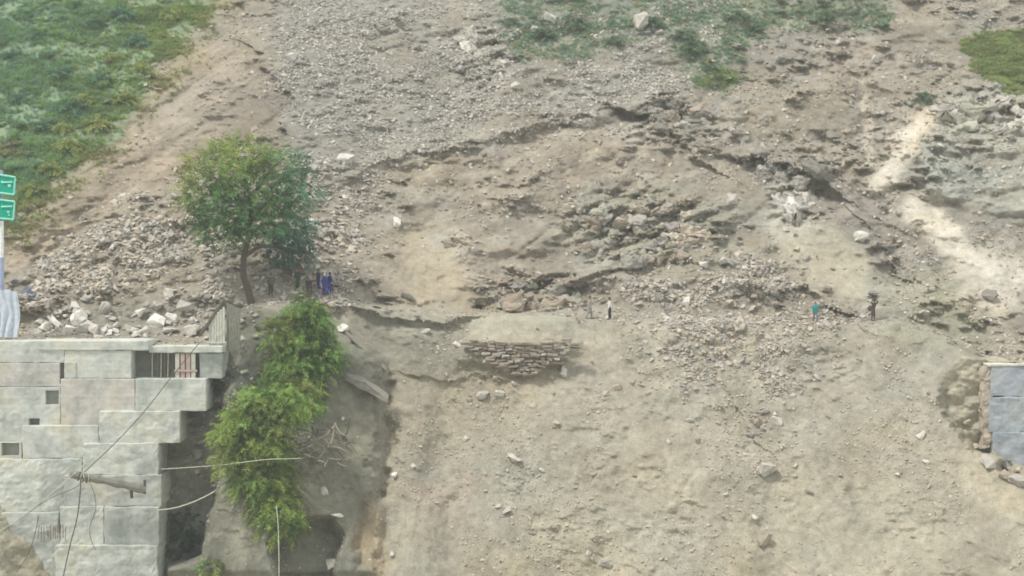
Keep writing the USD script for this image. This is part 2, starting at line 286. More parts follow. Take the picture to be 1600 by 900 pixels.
clods = np.maximum(0, fbm(P / np.array([1.1, 1.1, 0.7]), 4, 17) - 0.53); off += clods * 6.0 * (1 - 0.55 * M['scree']) * sm(0.45, 0.6, fbm(P / 5.0, 3, 18)) * (1 - 0.8 * M['fan']) * (1 - 0.7 * M['sand']) * (1 - 0.6 * M['chute_left']) * (1 - 0.78 * lower)
lay = fbm(np.stack([(P[..., 0] * 0.94 + P[..., 2] * 0.34) / 3.2, (P[..., 2] * 0.94 - P[..., 0] * 0.34) / 0.55, P[..., 1] * 0.1], -1), 4, 19); off += (lay - 0.5) * 0.9 * np.clip(M['scree'] + 0.7 * M['talus_left'] + 0.5 * M['scar'] + 0.8 * M['ridge_right'], 0, 1) * (1 - M['runout'])
ridged = 1 - np.abs(2 * fbm(P / np.array([1.9, 1.9, 0.8]), 4, 5) - 1)
off += (ridged - 0.6) * 0.55 * rough * upper
run = fbm(np.stack([(P[..., 0] + 0.2 * P[..., 2]) / 1.9 + wob(5, 2.0, 94), P[..., 1] * 0.02, P[..., 2] / 8], -1), 4, 6)
off += (run - 0.5) * 0.9 * lower * (1 - M['wallback'])
diag = fbm(np.stack([(P[..., 0] * 0.62 - P[..., 2] * 0.78) / 1.4, (P[..., 0] * 0.78 + P[..., 2] * 0.62) / 14, P[..., 1] * 0], -1), 4, 8)
off += (diag - 0.5) * 1.3 * M['chute_left']
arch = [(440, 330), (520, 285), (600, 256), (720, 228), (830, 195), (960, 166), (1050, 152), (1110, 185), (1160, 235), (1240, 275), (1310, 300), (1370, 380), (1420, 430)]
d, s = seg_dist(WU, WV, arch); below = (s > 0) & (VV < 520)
armp = np.interp(UU, [430, 560, 800, 1100, 1200, 1420], [0.2, 0.5, 0.85, 0.95, 0.5, 0.12]) * (0.45 + 1.1 * sm(0.35, 0.6, fbm(P / 3.5, 2, 20)))
off -= armp * np.where(below, sm(0, 20, d) * np.exp(-d / 110), 0)
off += 0.45 * np.where(~below, np.exp(-d / 16), 0) * sm(420, 620, UU) * upper
for pts, h, wd in (([(520, 480), (600, 489), (680, 496), (745, 500)], 0.75, 34), ([(1340, 100), (1352, 180), (1380, 280)], 0.0, 20), ([(1185, 250), (1230, 258), (1290, 290)], 1.3, 40), ([(760, 470), (830, 440), (900, 445), (950, 430)], 0.9, 25), ([(1200, 455), (1260, 450), (1310, 480)], 0.9, 30), ([(1430, 170), (1445, 180)], 0.5, 30),
                   ([(660, 585), (760, 600)], 0.3, 30), ([(1165, 640), (1190, 680)], 0.35, 30), ([(960, 165), (1040, 190), (1100, 250)], 1.0, 30), ([(400, 90), (460, 160), (440, 200)], 0.9, 30)):
    dd, ss = seg_dist(WU, WV, pts)                   # small scarps: proud above, cut back below
    off += 0.75 * h * np.where(ss <= 0, np.exp(-dd / wd), -np.exp(-dd / wd) * sm(0, 9, dd))
dipx = np.stack([P[..., 0] * 0.95 + P[..., 2] * 0.3, P[..., 1], P[..., 2] * 0.95 - P[..., 0] * 0.3], -1)
for pts, h, wd in (([(1330, 60), (1352, 180), (1382, 285), (1440, 335), (1500, 420)], 1.5, 22), ([(1290, 215), (1350, 300), (1395, 380), (1420, 450)], 0.9, 16), ([(1130, 150), (1180, 200), (1230, 230)], 0.8, 18), ([(250, 230), (150, 330), (60, 400)], 0.8, 18), ([(985, 600), (960, 740), (940, 900)], 0.5, 30), ([(1150, 540), (1210, 700), (1220, 900)], 0.7, 30), ([(700, 610), (690, 760), (720, 900)], 0.6, 30)):
    off -= h * np.exp(-(seg_dist(WU, WV, pts)[0] / wd) ** 2)
block = np.floor(fbm(dipx / np.array([1.5, 1.5, 0.75]), 3, 9) * 11) / 11 + 0.25 * (fbm(P / 0.5, 3, 10) - 0.5)
out = np.maximum.reduce([ell(1000, 360, 110, 60), ell(840, 460, 90, 30), ell(1240, 270, 60, 30), ell(1250, 325, 45, 35), ell(1540, 180, 120, 45), ell(1050, 190, 60, 35), 0.7 * ell(760, 85, 45, 50)]) * (1 - 0.65 * M['ridge_right'])
off += (block - 0.5) * 4.6 * out
off += 3.2 * M['ridge_right'] * np.exp(-np.maximum(0, VV - 230) / 80)
off += 1.6 * M['bank'] * sm(480, 560, VV) - 0.9 * (1 - sm(4, 22, seg_dist(WU, WV, [(600, 600), (590, 700), (575, 900)])[0]))
off += 0.45 * M['green_left'] * (fbm(P / 2.4, 3, 41) - 0.4)
off -= 2.6 * M['cave']
off += 1.2 * ell(800, 553, 95, 26, 0.3) 
vis = sm(-260, -60, UU) * (1 - sm(1660, 1900, UU)) * sm(-400, -60, VV) * (1 - sm(930, 1100, VV))
dg = fbm(np.stack([(P[..., 0] * 0.72 - P[..., 2] * 0.69) / 2.6 + wob(5, 1.0, 95), (P[..., 0] * 0.69 + P[..., 2] * 0.72) / 10, P[..., 1] * 0], -1), 4, 96)
off += (dg - 0.5) * 2.6 * np.clip(M['scar'] + 0.7 * upper * sm(1000, 1200, UU) * (1 - M['fan']), 0, 1)
kk = 0.85 * gaussian_filter(M['runout'], 5); off = off * (1 - kk) + off0 * kk
off += mask([(970, 470), (1060, 400), (1180, 400), (1270, 470), (1330, 520), (1240, 620), (1010, 590)], 45) * ((fbm(P / 1.6, 4, 99) - 0.45) * 1.5 + 0.5)
off *= 0.25 + 0.75 * vis
flat = M['band']; off = off * (1 - 0.8 * flat)
T = T - off / R[..., 1]
def toY(m, y, amp=0.5):
    global T
    tgt = (y + 150 + (fbm(P / 1.2, 4, 51) - 0.5) * amp) / R[..., 1]; T = T * (1 - m) + tgt * m
toY(M['niche'], -6.7, 1.6); toY(M['wallback'], -11.2, 0.8); toY(M['gap'], -11.5 - np.clip(VV - 780, 0, 200) * 0.012, 2.2); toY((UU < 150) * (VV > 640) * 1.0, -13.2 - np.clip(VV - 745 - 1.25 * np.clip(UU, 0, 400), -40, 500) * 0.034, 1.6)
P = CAM + R * T[..., None]

# soil colour, with shade painted into it in a few places
alb = np.ones(P.shape) * np.array([0.325, 0.298, 0.26])
def paint(m, c, k=1.0): alb[:] = alb * (1 - (m * k)[..., None]) + np.array(c) * (m * k)[..., None]
paint(lower, (0.405, 0.376, 0.322)); paint(sm(620, 900, VV) * lower, (0.415, 0.388, 0.318), 0.8); paint(sm(0.52, 0.64, fbm(np.stack([(P[..., 0] - 0.3 * P[..., 2]) / 4, P[..., 1] * 0, P[..., 2] / 8], -1), 4, 98)) * lower, (0.345, 0.318, 0.272), 0.6)
paint(M['lower_grey'], (0.39, 0.355, 0.295), 0.75); paint(M['scree'], (0.305, 0.295, 0.272)); paint(M['scar'], (0.365, 0.312, 0.262), 0.85)
paint(np.where(below, np.exp(-d / 20), 0) * sm(480, 640, UU) * (1 - sm(1100, 1250, UU)), (0.27, 0.262, 0.24), 0.8)  # shadow under the scarp edge, painted as a dark grey band
paint(sm(0.48, 0.6, fbm(P / 6.0, 4, 93)) * upper * (UU > 620), (0.262, 0.238, 0.205), 0.7)
paint(sm(0.5, 0.62, fbm(P / 3.4, 4, 66)) * upper * (UU > 900), (0.27, 0.262, 0.24), 0.6); paint(ell(1340, 340, 75, 60), (0.30, 0.275, 0.255), 0.7); paint(mask([(1000, 200), (1160, 230), (1190, 330), (1080, 300)], 25), (0.31, 0.27, 0.225), 0.6)
paint(sm(0.52, 0.62, fbm(P / np.array([2.0, 2.0, 1.4]), 4, 67)) * M['scar'], (0.30, 0.262, 0.222), 0.7); paint(sm(0.54, 0.66, fbm(P / 1.7, 4, 68)) * (M['scar'] + 0.6 * lower).clip(0, 1), (0.47, 0.42, 0.35), 0.6); paint(sm(0.5, 0.64, fbm(P / 2.2, 4, 69)) * lower, (0.36, 0.325, 0.265), 0.6)
paint(M['talus_left'], (0.33, 0.295, 0.25)); paint(M['chute_left'], (0.385, 0.33, 0.275)); paint(sm(0.5, 0.62, diag) * M['chute_left'], (0.29, 0.25, 0.205), 0.8); paint(M['sand'], (0.45, 0.39, 0.30), 0.8); paint(M['fan'], (0.46, 0.42, 0.335), 0.85)
paint(M['ridge_right'], (0.385, 0.39, 0.345), 0.9); paint(M['green_tint'], (0.36, 0.36, 0.27), 0.6); paint(ell(1010, 360, 130, 65), (0.33, 0.33, 0.275), 0.75)
paint(sm(0.52, 0.64, fbm(P / np.array([2.6, 2.6, 1.6]), 4, 72)) * upper * (1 - M['scree']) * (1 - M['fan']) * (1 - M['sand']), (0.255, 0.22, 0.18), 0.6)
paint(sm(0.55, 0.66, fbm(P / 2.0, 4, 73)) * upper * (UU > 560), (0.43, 0.405, 0.36), 0.5)
paint(M['pale_chute'], (0.60, 0.545, 0.47), 0.9); paint(M['runout'], (0.64, 0.58, 0.50), 0.9); paint(ell(1238, 325, 32, 46, 0.7), (0.56, 0.54, 0.50), 0.8); paint(mask([(725, 45), (750, 60), (745, 95), (725, 85)], 8), (0.60, 0.58, 0.52), 0.8)
paint(ell(1100, 380, 60, 40) , (0.30, 0.28, 0.23), 0.3); paint(ell(1350, 100, 60, 40), (0.38, 0.32, 0.27), 0.6)
paint(M['bank'], (0.225, 0.225, 0.19), 0.95); paint(sm(0.5, 0.62, fbm(P / 1.8, 4, 70)) * M['bank'], (0.31, 0.30, 0.25), 0.7); paint(M['bush_soil'], (0.255, 0.24, 0.20), 0.85); paint(1 - sm(6, 30, seg_dist(WU, WV, [(560, 520), (660, 545), (740, 560)])[0]), (0.23, 0.21, 0.17), 0.5); paint(M['ledge'], (0.37, 0.345, 0.29), 0.8); paint(M['band'], (0.42, 0.41, 0.35), 0.9)  # cut zone beneath the ledge lip: dark soil with its shade painted in
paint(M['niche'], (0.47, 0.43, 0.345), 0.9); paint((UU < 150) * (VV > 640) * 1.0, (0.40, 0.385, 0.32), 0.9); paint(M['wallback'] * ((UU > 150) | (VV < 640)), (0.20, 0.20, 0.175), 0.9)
paint(mask([(350, 488), (412, 478), (402, 600), (345, 650), (335, 560)], 10), (0.165, 0.17, 0.145), 0.85); paint(M['gap'], (0.235, 0.24, 0.21), 0.9)  # gap beside the wall end: damp soil, its shadow painted in as well
paint(mask([(30, 510), (320, 500), (320, 470), (150, 470), (30, 495)], 10), (0.27, 0.255, 0.22), 0.6); paint(ell(590, 850, 26, 60, 0.4), (0.42, 0.345, 0.25), 0.8)
paint(ell(690, 770, 60, 30), (0.45, 0.36, 0.30), 0.5)
paint(mask([(395, 90), (450, 130), (440, 210), (370, 215), (350, 180)], 18), (0.25, 0.22, 0.185), 0.75); paint(mask([(-60, -640), (360, -640), (350, 20), (300, 90), (240, 170), (150, 270), (50, 360), (-60, 420)], 30), (0.30, 0.29, 0.19), 0.5); paint(M['green_left'], (0.23, 0.33, 0.22), 0.85); paint(M['mid_green'], (0.19, 0.23, 0.165), 0.6); paint(M['right_green'], (0.16, 0.19, 0.06), 0.9)  # first patch paints the shaded right side of the upper left strip
tint = fbm(P / 2.6, 4, 61); alb *= (0.82 + 0.36 * tint)[..., None]
warm = fbm(P / 6.0, 3, 62) - 0.5; alb *= 1 + warm[..., None] * np.array([0.15, 0.02, -0.17])
streak = fbm(np.stack([(P[..., 0] + 0.25 * P[..., 2]) / 2.2 + wob(4, 2.2, 64), P[..., 1] * 0.05, P[..., 2] / 6], -1), 4, 63); alb *= (1 + (streak - 0.5) * (0.2 + 0.2 * lower))[..., None]
alb *= np.array([0.985, 1.0, 0.955]); alb = np.clip(alb, 0.02, 0.8)
nr, nc = UU.shape; idx = np.arange(nr * nc).reshape(nr, nc)
quad = np.stack([idx[:-1, :-1], idx[1:, :-1], idx[1:, 1:], idx[:-1, 1:]], -1).reshape(-1, 4)
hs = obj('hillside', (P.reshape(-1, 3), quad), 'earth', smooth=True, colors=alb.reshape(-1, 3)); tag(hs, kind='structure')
gx, gy = np.meshgrid(np.linspace(-220, 220, 90), np.linspace(-105, -260, 60), indexing='ij')
gz = -43 + 47 * sm(-108, -152, gy) + (fbm(np.stack([gx, gy, gx * 0], -1) / 9, 4, 71) - 0.5) * 2 * sm(20, 60, np.hypot(gx, gy + 150))
nv = np.stack([gx, gy, gz - 0.4], -1); ix = np.arange(90 * 60).reshape(90, 60)
near = obj('near_hillside', (nv.reshape(-1, 3), np.stack([ix[:-1, :-1], ix[:-1, 1:], ix[1:, 1:], ix[1:, :-1]], -1).reshape(-1, 4)), 'earth', smooth=True, colors=np.tile((0.2, 0.22, 0.13), (90 * 60, 1))); tag(near, kind='structure')

def grid_at(A, U, V):
    iu = np.interp(U, Us, np.arange(nc)); iv = np.interp(V, Vs, np.arange(nr)); return map_coordinates(A, [np.atleast_1d(iv), np.atleast_1d(iu)], order=1, mode='nearest')
def ground(U, V): t = grid_at(T, U, V); p = CAM + ray(np.atleast_1d(U), np.atleast_1d(V)) * t[:, None]; return p[0] if np.ndim(U) == 0 else p
NRM = np.cross(np.gradient(P, axis=1), np.gradient(P, axis=0)); NRM /= np.linalg.norm(NRM, axis=-1, keepdims=True) + 1e-12
NRM = np.where((NRM[..., 1] > 0)[..., None], -NRM, NRM)
CELL = np.linalg.norm(np.cross(np.gradient(P, axis=1), np.gradient(P, axis=0)), axis=-1)
def scatter(dens, n, rng):
    w = (dens * CELL * ((UU > -55) & (UU < 1655) & (VV > -40) & (VV < 925))).ravel(); k = rng.choice(len(w), n, p=w / w.sum()); return k
def instancer(name, protos, k, pos, scale, quat, label, category, mats):
    pi = UsdGeom.PointInstancer.Define(stage, numbered(name)); pp = str(pi.GetPath()); rel = pi.CreatePrototypesRel()
    for i, (nm, m, mat) in enumerate(protos):
        x = UsdGeom.Xform.Define(stage, f'{pp}/{nm}' + (f'_{i:03d}' if i else '')); usdkit.mesh(stage, str(x.GetPath()) + '/' + nm, m, '/World/Looks/' + mat, smooth=mats); rel.AddTarget(x.GetPath())
    pi.CreateProtoIndicesAttr(Vt.IntArray.FromNumpy(k.astype(np.int32))); pi.CreatePositionsAttr(Vt.Vec3fArray.FromNumpy(pos.astype(np.float32))); pi.CreateScalesAttr(Vt.Vec3fArray.FromNumpy(scale.astype(np.float32)))
    pi.CreateOrientationsAttr(Vt.QuathArray([Gf.Quath(*map(float, q)) for q in quat])); return tag(pi, label, category, kind='stuff')
def quats(n, rng, normals, tilt):
    """Turn about the normal, then tip z onto the normal, with some random tilt."""
    nn = normals + rng.normal(size=(n, 3)) * tilt; nn /= np.linalg.norm(nn, axis=1, keepdims=True)
    z = np.array([0, 0, 1.0]); q1 = np.column_stack([1 + nn @ z, np.cross(np.broadcast_to(z, nn.shape), nn)]); q1 /= np.linalg.norm(q1, axis=1, keepdims=True)
    a = rng.uniform(0, 2 * np.pi, n) / 2; w2, z2 = np.cos(a), np.sin(a); w, x, y, zz = q1.T
    return np.column_stack([w*w2 - zz*z2, x*w2 + y*z2, y*w2 - x*z2, w*z2 + zz*w2])

# ------------------------------------------------------------------ scree: tens of thousands of small stones
def scree(name, dens, n, tones, smin, smax, label, seed, power=2.2):
    rng = np.random.default_rng(seed); k = scatter(dens, n, rng)
    protos = [('small_stone', rock(seed * 10 + i * 7 + j, 1.0, (1, .72, .42), 11), t) for i, t in enumerate(tones) for j in range(3)]
    u = rng.random(n); s = (smin ** (1 - power) + u * (smax ** (1 - power) - smin ** (1 - power))) ** (1 / (1 - power))
    pos = P.reshape(-1, 3)[k] + NRM.reshape(-1, 3)[k] * (s * 0.1)[:, None] + rng.normal(size=(n, 3)) * 0.04
    nn = NRM.reshape(-1, 3)[k] * 0.6 + np.array([0, -0.1, 0.5])
    return instancer(name, protos, rng.integers(0, len(protos), n), pos, np.repeat(s[:, None], 3, 1) * rng.uniform(0.8, 1.25, (n, 3)), quats(n, rng, nn, 0.3), label, 'scree', False)
free = (1 - 0.85 * M['runout']) * 1 - np.clip(M['green_left'] + M['right_green'] + M['wallback'] * (VV > 560) + M['niche'] + 0.6 * M['mid_green'], 0, 1)
clump = 0.25 + 1.5 * sm(0.42, 0.6, fbm(P / 3.0, 3, 81))
free = np.clip(free, 0, 1)
scree('grey_scree', M['scree'] * free * clump, 44000, ['stone_grey', 'stone_scree', 'stone_scree'], 0.08, 0.42, 'loose grey angular scree covering the upper middle of the slope', 3)
scree('left_rubble', M['talus_left'] * free * clump, 11000, ['stone_grey', 'stone_scree', 'stone_tan'], 0.12, 0.75, 'loose grey and pinkish rubble around and behind the tree', 4)
rest = free * (1 - M['scree']) * (1 - M['talus_left']) * (1 - 0.85 * M['fan']) * (1 - 0.8 * M['sand']) * (1 - M['band'])
scree('brown_rubble', rest * upper * clump * (1 - 0.6 * M['chute_left']), 20000, ['stone_tan', 'stone_scree', 'stone_brown'], 0.10, 0.5, 'loose brown and tan stones on the upper right of the slide', 5)
fanr = mask([(970, 470), (1060, 400), (1180, 400), (1270, 470), (1330, 520), (1240, 620), (1010, 590)], 45)
scree('path_rubble', fanr * clump, 8000, ['stone_tan', 'stone_scree', 'stone_grey'], 0.10, 0.6, 'angular rubble spilling over the path right of the centre', 7)
strip = sm(0.45, 0.62, fbm(np.stack([P[..., 0] / 3.2, P[..., 1] * 0.1, P[..., 2] / 9], -1), 4, 82))
scree('sandy_gravel', rest * lower * (0.12 + 2.2 * strip ** 2 + 2.0 * ell(880, 840, 90, 80) + 1.8 * ell(650, 750, 60, 50) + 1.2 * ell(820, 690, 50, 60) + 1.5 * ell(1190, 740, 50, 130) + 1.2 * ell(1330, 700, 90, 60)) * (1 - 0.5 * M['bank']), 15000, ['stone_tan', 'stone_sand', 'stone_sand'], 0.06, 0.30, 'loose sandy gravel strewn in strips down the lower slope', 6, 2.6)

# ------------------------------------------------------------------ single rocks
def boulder(U, V, px, mat, label, seed, group=None, aspect=(1, .8, .62), name='boulder', sink=0.15, tilt=0.45):
    g = ground(U, V); s = px * (g[1] + 150) / FPX
    m = rock(seed, s, aspect, 15, 1 if px > 12 else 0); m.apply_transform(rotm(seed, tilt)); m.apply_translation(g + np.array([0, -0.2 * s, 0.12 * s - sink * s * 0.5]))
    return tag(obj(name, m, mat, smooth=False), label, 'rock' if name != 'boulder' else 'boulder', group)
# the pale heap on top of the wall: each one picked from the photograph
heap = [(125, 500, 30, 'largest white boulder at the top centre of the heap on the concrete wall'), (165, 487, 24, 'pale round boulder at the back right of the heap on the wall'), (118, 482, 16, 'small whitish boulder topping the left rubble heap behind the wall'),
        (132, 515, 26, 'broad white boulder low in front of the heap on the concrete wall'), (110, 518, 20, 'white boulder leaning at the front left of the rubble heap'), (150, 519, 22, 'cream boulder at the front right of the left rubble heap'),
        (72, 512, 17, 'lone whitish boulder left of the rubble heap on the wall'), (90, 508, 30, 'long pale grey slab left of the white boulder heap'), (55, 521, 18, 'flat white stone nearest the sign post foot on the wall'), (172, 522, 16, 'flat pale stone just right of the white heap on the wall'),
        (222, 491, 16, 'bright white pointed boulder alone above the right rubble heap'), (246, 504, 24, 'long white boulder in the middle of the right rubble heap'), (230, 518, 17, 'white boulder at the front edge of the right rubble heap'), (205, 517, 20, 'tilted pale slab at the left end of the right rubble heap'),
        (290, 481, 22, 'tall pointed pale boulder left of the slatted shuttering'), (270, 498, 20, 'grey white boulder below the tall pointed boulder'), (270, 517, 22, 'flat layered pale stone on the wall lip left of the shuttering'), (300, 517, 20, 'grey boulder beside the foot of the slatted shuttering'),
        (247, 480, 17, 'dark topped grey boulder behind the right rubble heap'), (265, 462, 18, 'small pale boulder high on the talus left of the tree trunk'), (214, 526, 16, 'small cream stone lying on the concrete wall edge')]
for i, (u, v, s, lab) in enumerate(heap):
    boulder(u, v, s * 1.1, 'stone_white' if 'whit' in lab else 'stone_pale', lab, 100 + i, aspect=(1, .8, .7) if 'slab' not in lab and 'flat' not in lab else (1, .6, .3), sink=0.0)
picked = [(716, 540, 14, 'stone_white', 'bright white stone at the left tip of the dry stone wall'), (880, 580, 17, 'stone_pale', 'pale stone just below the right end of the dry stone wall'), (664, 519, 16, 'stone_pale', 'pale stone on the ledge left of the dry stone wall'),
          (1368, 93, 14, 'stone_white', 'white boulder alone near the top right of the slope'), (1342, 372, 26, 'stone_pale', 'pale faced boulder above the right edge of the smooth fan'), (803, 717, 22, 'stone_pale', 'pale flat boulder in the middle of the lower gravel strip'),
          (794, 797, 18, 'stone_pale', 'cream flat stone low on the gravel strip, left of the scree tongue'), (617, 742, 10, 'stone_white', 'small white stone at the left edge of the lower slope'), (535, 512, 24, 'stone_white', 'pale curved boulder at the ledge corner right of the bush'),
          (1212, 660, 18, 'stone_pale', 'pale oblong boulder beside the small scarp on the lower slope'), (1200, 735, 30, 'stone_pale', 'broad pale boulder in the right gravel strip of the lower slope'), (755, 617, 20, 'stone_pale', 'angular pale boulder below the dry stone wall'),
          (780, 615, 14, 'stone_pale', 'smaller pale boulder beside the angular one below the stone wall'), (1144, 312, 20, 'stone_pale', 'pale boulder between the mid outcrop and the white cliff'), (1130, 410, 20, 'stone_pale', 'pale angular boulder left above the smooth fan'),
          (945, 880, 18, 'stone_pale', 'pale boulder at the bottom edge in the scree tongue'), (484, 350, 26, 'stone_white', 'bright white boulder showing under the right of the tree crown'), (505, 362, 14, 'stone_white', 'small white boulder right of the bright one beside the tree'),
          (540, 250, 24, 'stone_white', 'white angular rock above the right of the tree crown'), (620, 348, 16, 'stone_white', 'lone white rock on the grey slope right of the tree'), (165, 378, 18, 'stone_pale', 'pale rock on the talus left of the tree'), (300, 343, 18, 'stone_pale', 'whitish rock at the left edge of the tree crown'),
          (457, 92, 18, 'stone_white', 'white boulder at the top of the brown gully on the upper left'), (858, 28, 18, 'stone_white', 'white rock in the grass at the top middle'), (1000, 35, 26, 'stone_pale', 'pale rock beside the teal grass at the top'), (430, 790, 18, 'stone_pale', 'pale stone on the dark bank under the bush'),
          (507, 768, 15, 'stone_white', 'white stone on the dark bank below the brushwood'), (528, 806, 20, 'stone_pale', 'flat white stone on the roof edge of the dark hollow'), (520, 880, 22, 'stone_pale', 'pale boulder at the mouth of the dark hollow'), (1290, 452, 18, 'stone_brown', 'brown boulder at the foot of the smooth fan'),
          (1545, 462, 26, 'stone_dark', 'dark ledge of rock below the pale debris at the right edge'), (640, 465, 30, 'stone_grey', 'low grey mound of rock on the ledge right of the people'), (945, 615, 12, 'stone_pale', 'small pale stone on the smooth sand right below the stone wall'), (1190, 840, 26, 'stone_tan', 'sandy boulder low in the right gravel strip')]
for i, (u, v, s, mat, lab) in enumerate(picked): boulder(u, v, s * 1.1, mat, lab, 300 + i, aspect=(1, .75, .6) if 'flat' not in lab and 'ledge' not in lab else (1, .7, .32))
zones = [(12, (340, 405, 490, 640), np.ones_like(UU), ['stone_dark', 'stone_grey', 'stone_green'], (9, 18), 'dark rock on the bank between the slatted shuttering and the tall bush', 'rocks between shuttering and bush'),
         (14, (262, 350, 600, 870), M['gap'], ['stone_grey', 'stone_dark', 'stone_green'], (9, 20), 'grey rock lying in the dark gap between wall end and bushes', 'rocks in the gap beside the wall'),
         (34, (60, 190, 486, 528), np.ones_like(UU), ['stone_white', 'stone_pale', 'stone_pale'], (8, 17), 'small pale block filling the left rubble heap on the wall', 'small blocks of the left heap'),
         (26, (200, 320, 470, 532), np.ones_like(UU), ['stone_pale', 'stone_grey', 'stone_pale'], (8, 18), 'small grey block filling the right rubble heap on the wall', 'small blocks of the right heap'),
         (36, (440, 1040, 20, 290), M['scree'], ['stone_pale', 'stone_grey'], (9, 17), 'grey angular block lying loose in the upper middle scree', 'blocks in the upper scree'),
         (36, (60, 560, 290, 470), M['talus_left'], ['stone_pale', 'stone_grey', 'stone_tan'], (9, 18), 'loose block in the rubble around and behind the tree', 'blocks in the rubble around the tree'),
         (30, (980, 1260, 380, 500), np.ones_like(UU), ['stone_pale', 'stone_tan', 'stone_grey'], (8, 17), 'block in the rubble between the walking person and the teal clad person', 'blocks in the rubble behind the path'),
         (20, (590, 1000, 600, 890), np.ones_like(UU), ['stone_pale', 'stone_tan'], (8, 15), 'stone on the left half of the sandy lower slope', 'stones on the left of the lower slope'),
         (20, (1000, 1470, 560, 890), np.ones_like(UU), ['stone_pale', 'stone_tan'], (8, 16), 'stone on the right half of the sandy lower slope', 'stones on the right of the lower slope'),
         (22, (1100, 1600, 60, 420), free, ['stone_grey', 'stone_pale', 'stone_brown'], (9, 18), 'block on the upper right slope above the path', 'blocks on the upper right slope')]
for zi, (n, (u0, u1, v0, v1), dm, mats, (s0, s1), lab, grp) in enumerate(zones):
    r = np.random.default_rng(900 + zi); k = 0; tries = 0
    while k < n and tries < 3000:
        tries += 1; u, v = r.uniform(u0, u1), r.uniform(v0, v1)
        if r.random() > grid_at(dm, u, v)[0]: continue
        s = s0 + (s1 - s0) * r.random() ** 2; boulder(u, v, s, mats[r.integers(len(mats))], lab, 2000 + zi * 200 + k, grp, aspect=(1, r.uniform(.6, .85), r.uniform(.35, .6))); k += 1

for i in range(12):
    r = np.random.default_rng(5000 + i); boulder(r.uniform(745, 880), r.uniform(578, 606), r.uniform(6, 12), ['stone_masonry', 'stone_brown', 'stone_tan'][i % 3], 'brown stone fallen onto the slope below the dry stone wall', 5100 + i, 'stones fallen from the dry stone wall', (1, .8, .5), 'fallen_stone')
for i, (u, v, px, lab) in enumerate(((1543, 722, 26, 'grey rubble block at the lower left corner of the right wall fragment'), (1566, 742, 24, 'tan rubble block under the right wall fragment'), (1590, 752, 28, 'rubble block at the right edge under the wall fragment'), (1525, 700, 16, 'small stone in the hollow left of the wall fragment'), (1510, 660, 14, 'stone lodged high in the hollow left of the wall fragment'))):
    boulder(u, v, px, 'stone_tan' if i % 2 else 'stone_scree', lab, 5200 + i, None, (1, .8, .6), 'rubble_block')
# ------------------------------------------------------------------ rock outcrops built of slabs
def outcrop(label, area, n, px, mats, seed, dip=(0.15, 0.0), flat=0.42):
    r = np.random.default_rng(seed); (u0, v0, a, b) = area; base = ground(u0, v0); t = thing('rock_outcrop', label, 'rock outcrop', base)
    for i in range(n):
        q = np.sqrt(r.random()); th = r.uniform(0, 6.28); u, v = u0 + a * q * math.cos(th), v0 + b * q * math.sin(th)
        g = ground(u, v); s = r.uniform(*px) * (g[1] + 150) / FPX
        m = rock(seed * 100 + i, s, (1, r.uniform(.6, .9), r.uniform(flat * .8, flat * 1.6)), 14, 3)
        m.apply_transform(trimesh.transformations.euler_matrix(r.normal() * 0.3, dip[0] + r.normal() * 0.25, r.normal() * 0.5)); m.apply_translation(g - base + [0, 0.02 * s, -0.05 * s])
        obj('rock_slab', m, mats[r.integers(len(mats))], t, smooth=25)
    return t
outcrop('large broken grey green rock outcrop in the middle of the scar', (1005, 365, 95, 52), 52, (18, 38), ['stone_green', 'stone_tan', 'stone_grey', 'stone_brown'], 41, (-0.25, 0))
outcrop('low brown rock outcrop above the dry stone wall', (840, 462, 75, 22), 20, (22, 44), ['stone_brown', 'stone_grey', 'stone_green'], 42, (-0.2, 0))
outcrop('dark overhanging rock ledge above the white cliff on the right', (1238, 270, 50, 16), 14, (26, 46), ['stone_dark', 'stone_dark', 'stone_grey'], 43, (0.15, 0))
outcrop('white rock face under the dark ledge on the right', (1244, 320, 26, 28), 6, (34, 58), ['stone_pale', 'stone_white', 'stone_scree'], 44, (0.95, 0), 0.3)
outcrop('layered grey rock ridge at the right edge below the bright grass', (1545, 185, 80, 32), 26, (26, 54), ['stone_grey', 'stone_green', 'stone_green', 'stone_scree'], 45, (-0.12, 0), 0.3)
outcrop('white cliff patch left of the grass at the top', (737, 74, 11, 30), 9, (16, 34), ['stone_pale', 'stone_pale', 'stone_white'], 46, (1.0, 0), 0.5)
outcrop('smaller white cliff patch below the one at the top', (782, 110, 10, 12), 6, (14, 24), ['stone_pale', 'stone_scree'], 47, (1.0, 0), 0.5)
outcrop('dark rock crest at the highest point of the scar edge', (1055, 182, 52, 22), 14, (20, 40), ['stone_dark', 'stone_brown', 'stone_grey'], 48, (0.1, 0))
outcrop('brown earthy outcrop left of the middle of the scar', (725, 385, 22, 24), 7, (16, 28), ['stone_brown', 'stone_tan'], 49, (0.4, 0))
outcrop('dark knobs of rock in the scree at the top', (610, 40, 26, 14), 6, (14, 26), ['stone_dark', 'stone_grey'], 50)
outcrop('grey rock knob at the head of the brown gully upper left', (458, 98, 18, 10), 5, (14, 26), ['stone_grey', 'stone_dark'], 51)
outcrop('dark stony scarp in the rubble left of the smooth fan', (1205, 462, 36, 10), 7, (18, 34), ['stone_dark', 'stone_brown'], 52, (0.2, 0))
outcrop('small rocky step in the middle of the lower slope', (1180, 655, 16, 26), 6, (16, 28), ['stone_tan', 'stone_grey'], 53, (0.4, 0))
outcrop('row of dark ledges in the upper right under the scar edge', (1210, 70, 60, 20), 8, (18, 34), ['stone_grey', 'stone_dark'], 54, (-0.1, 0), 0.3)

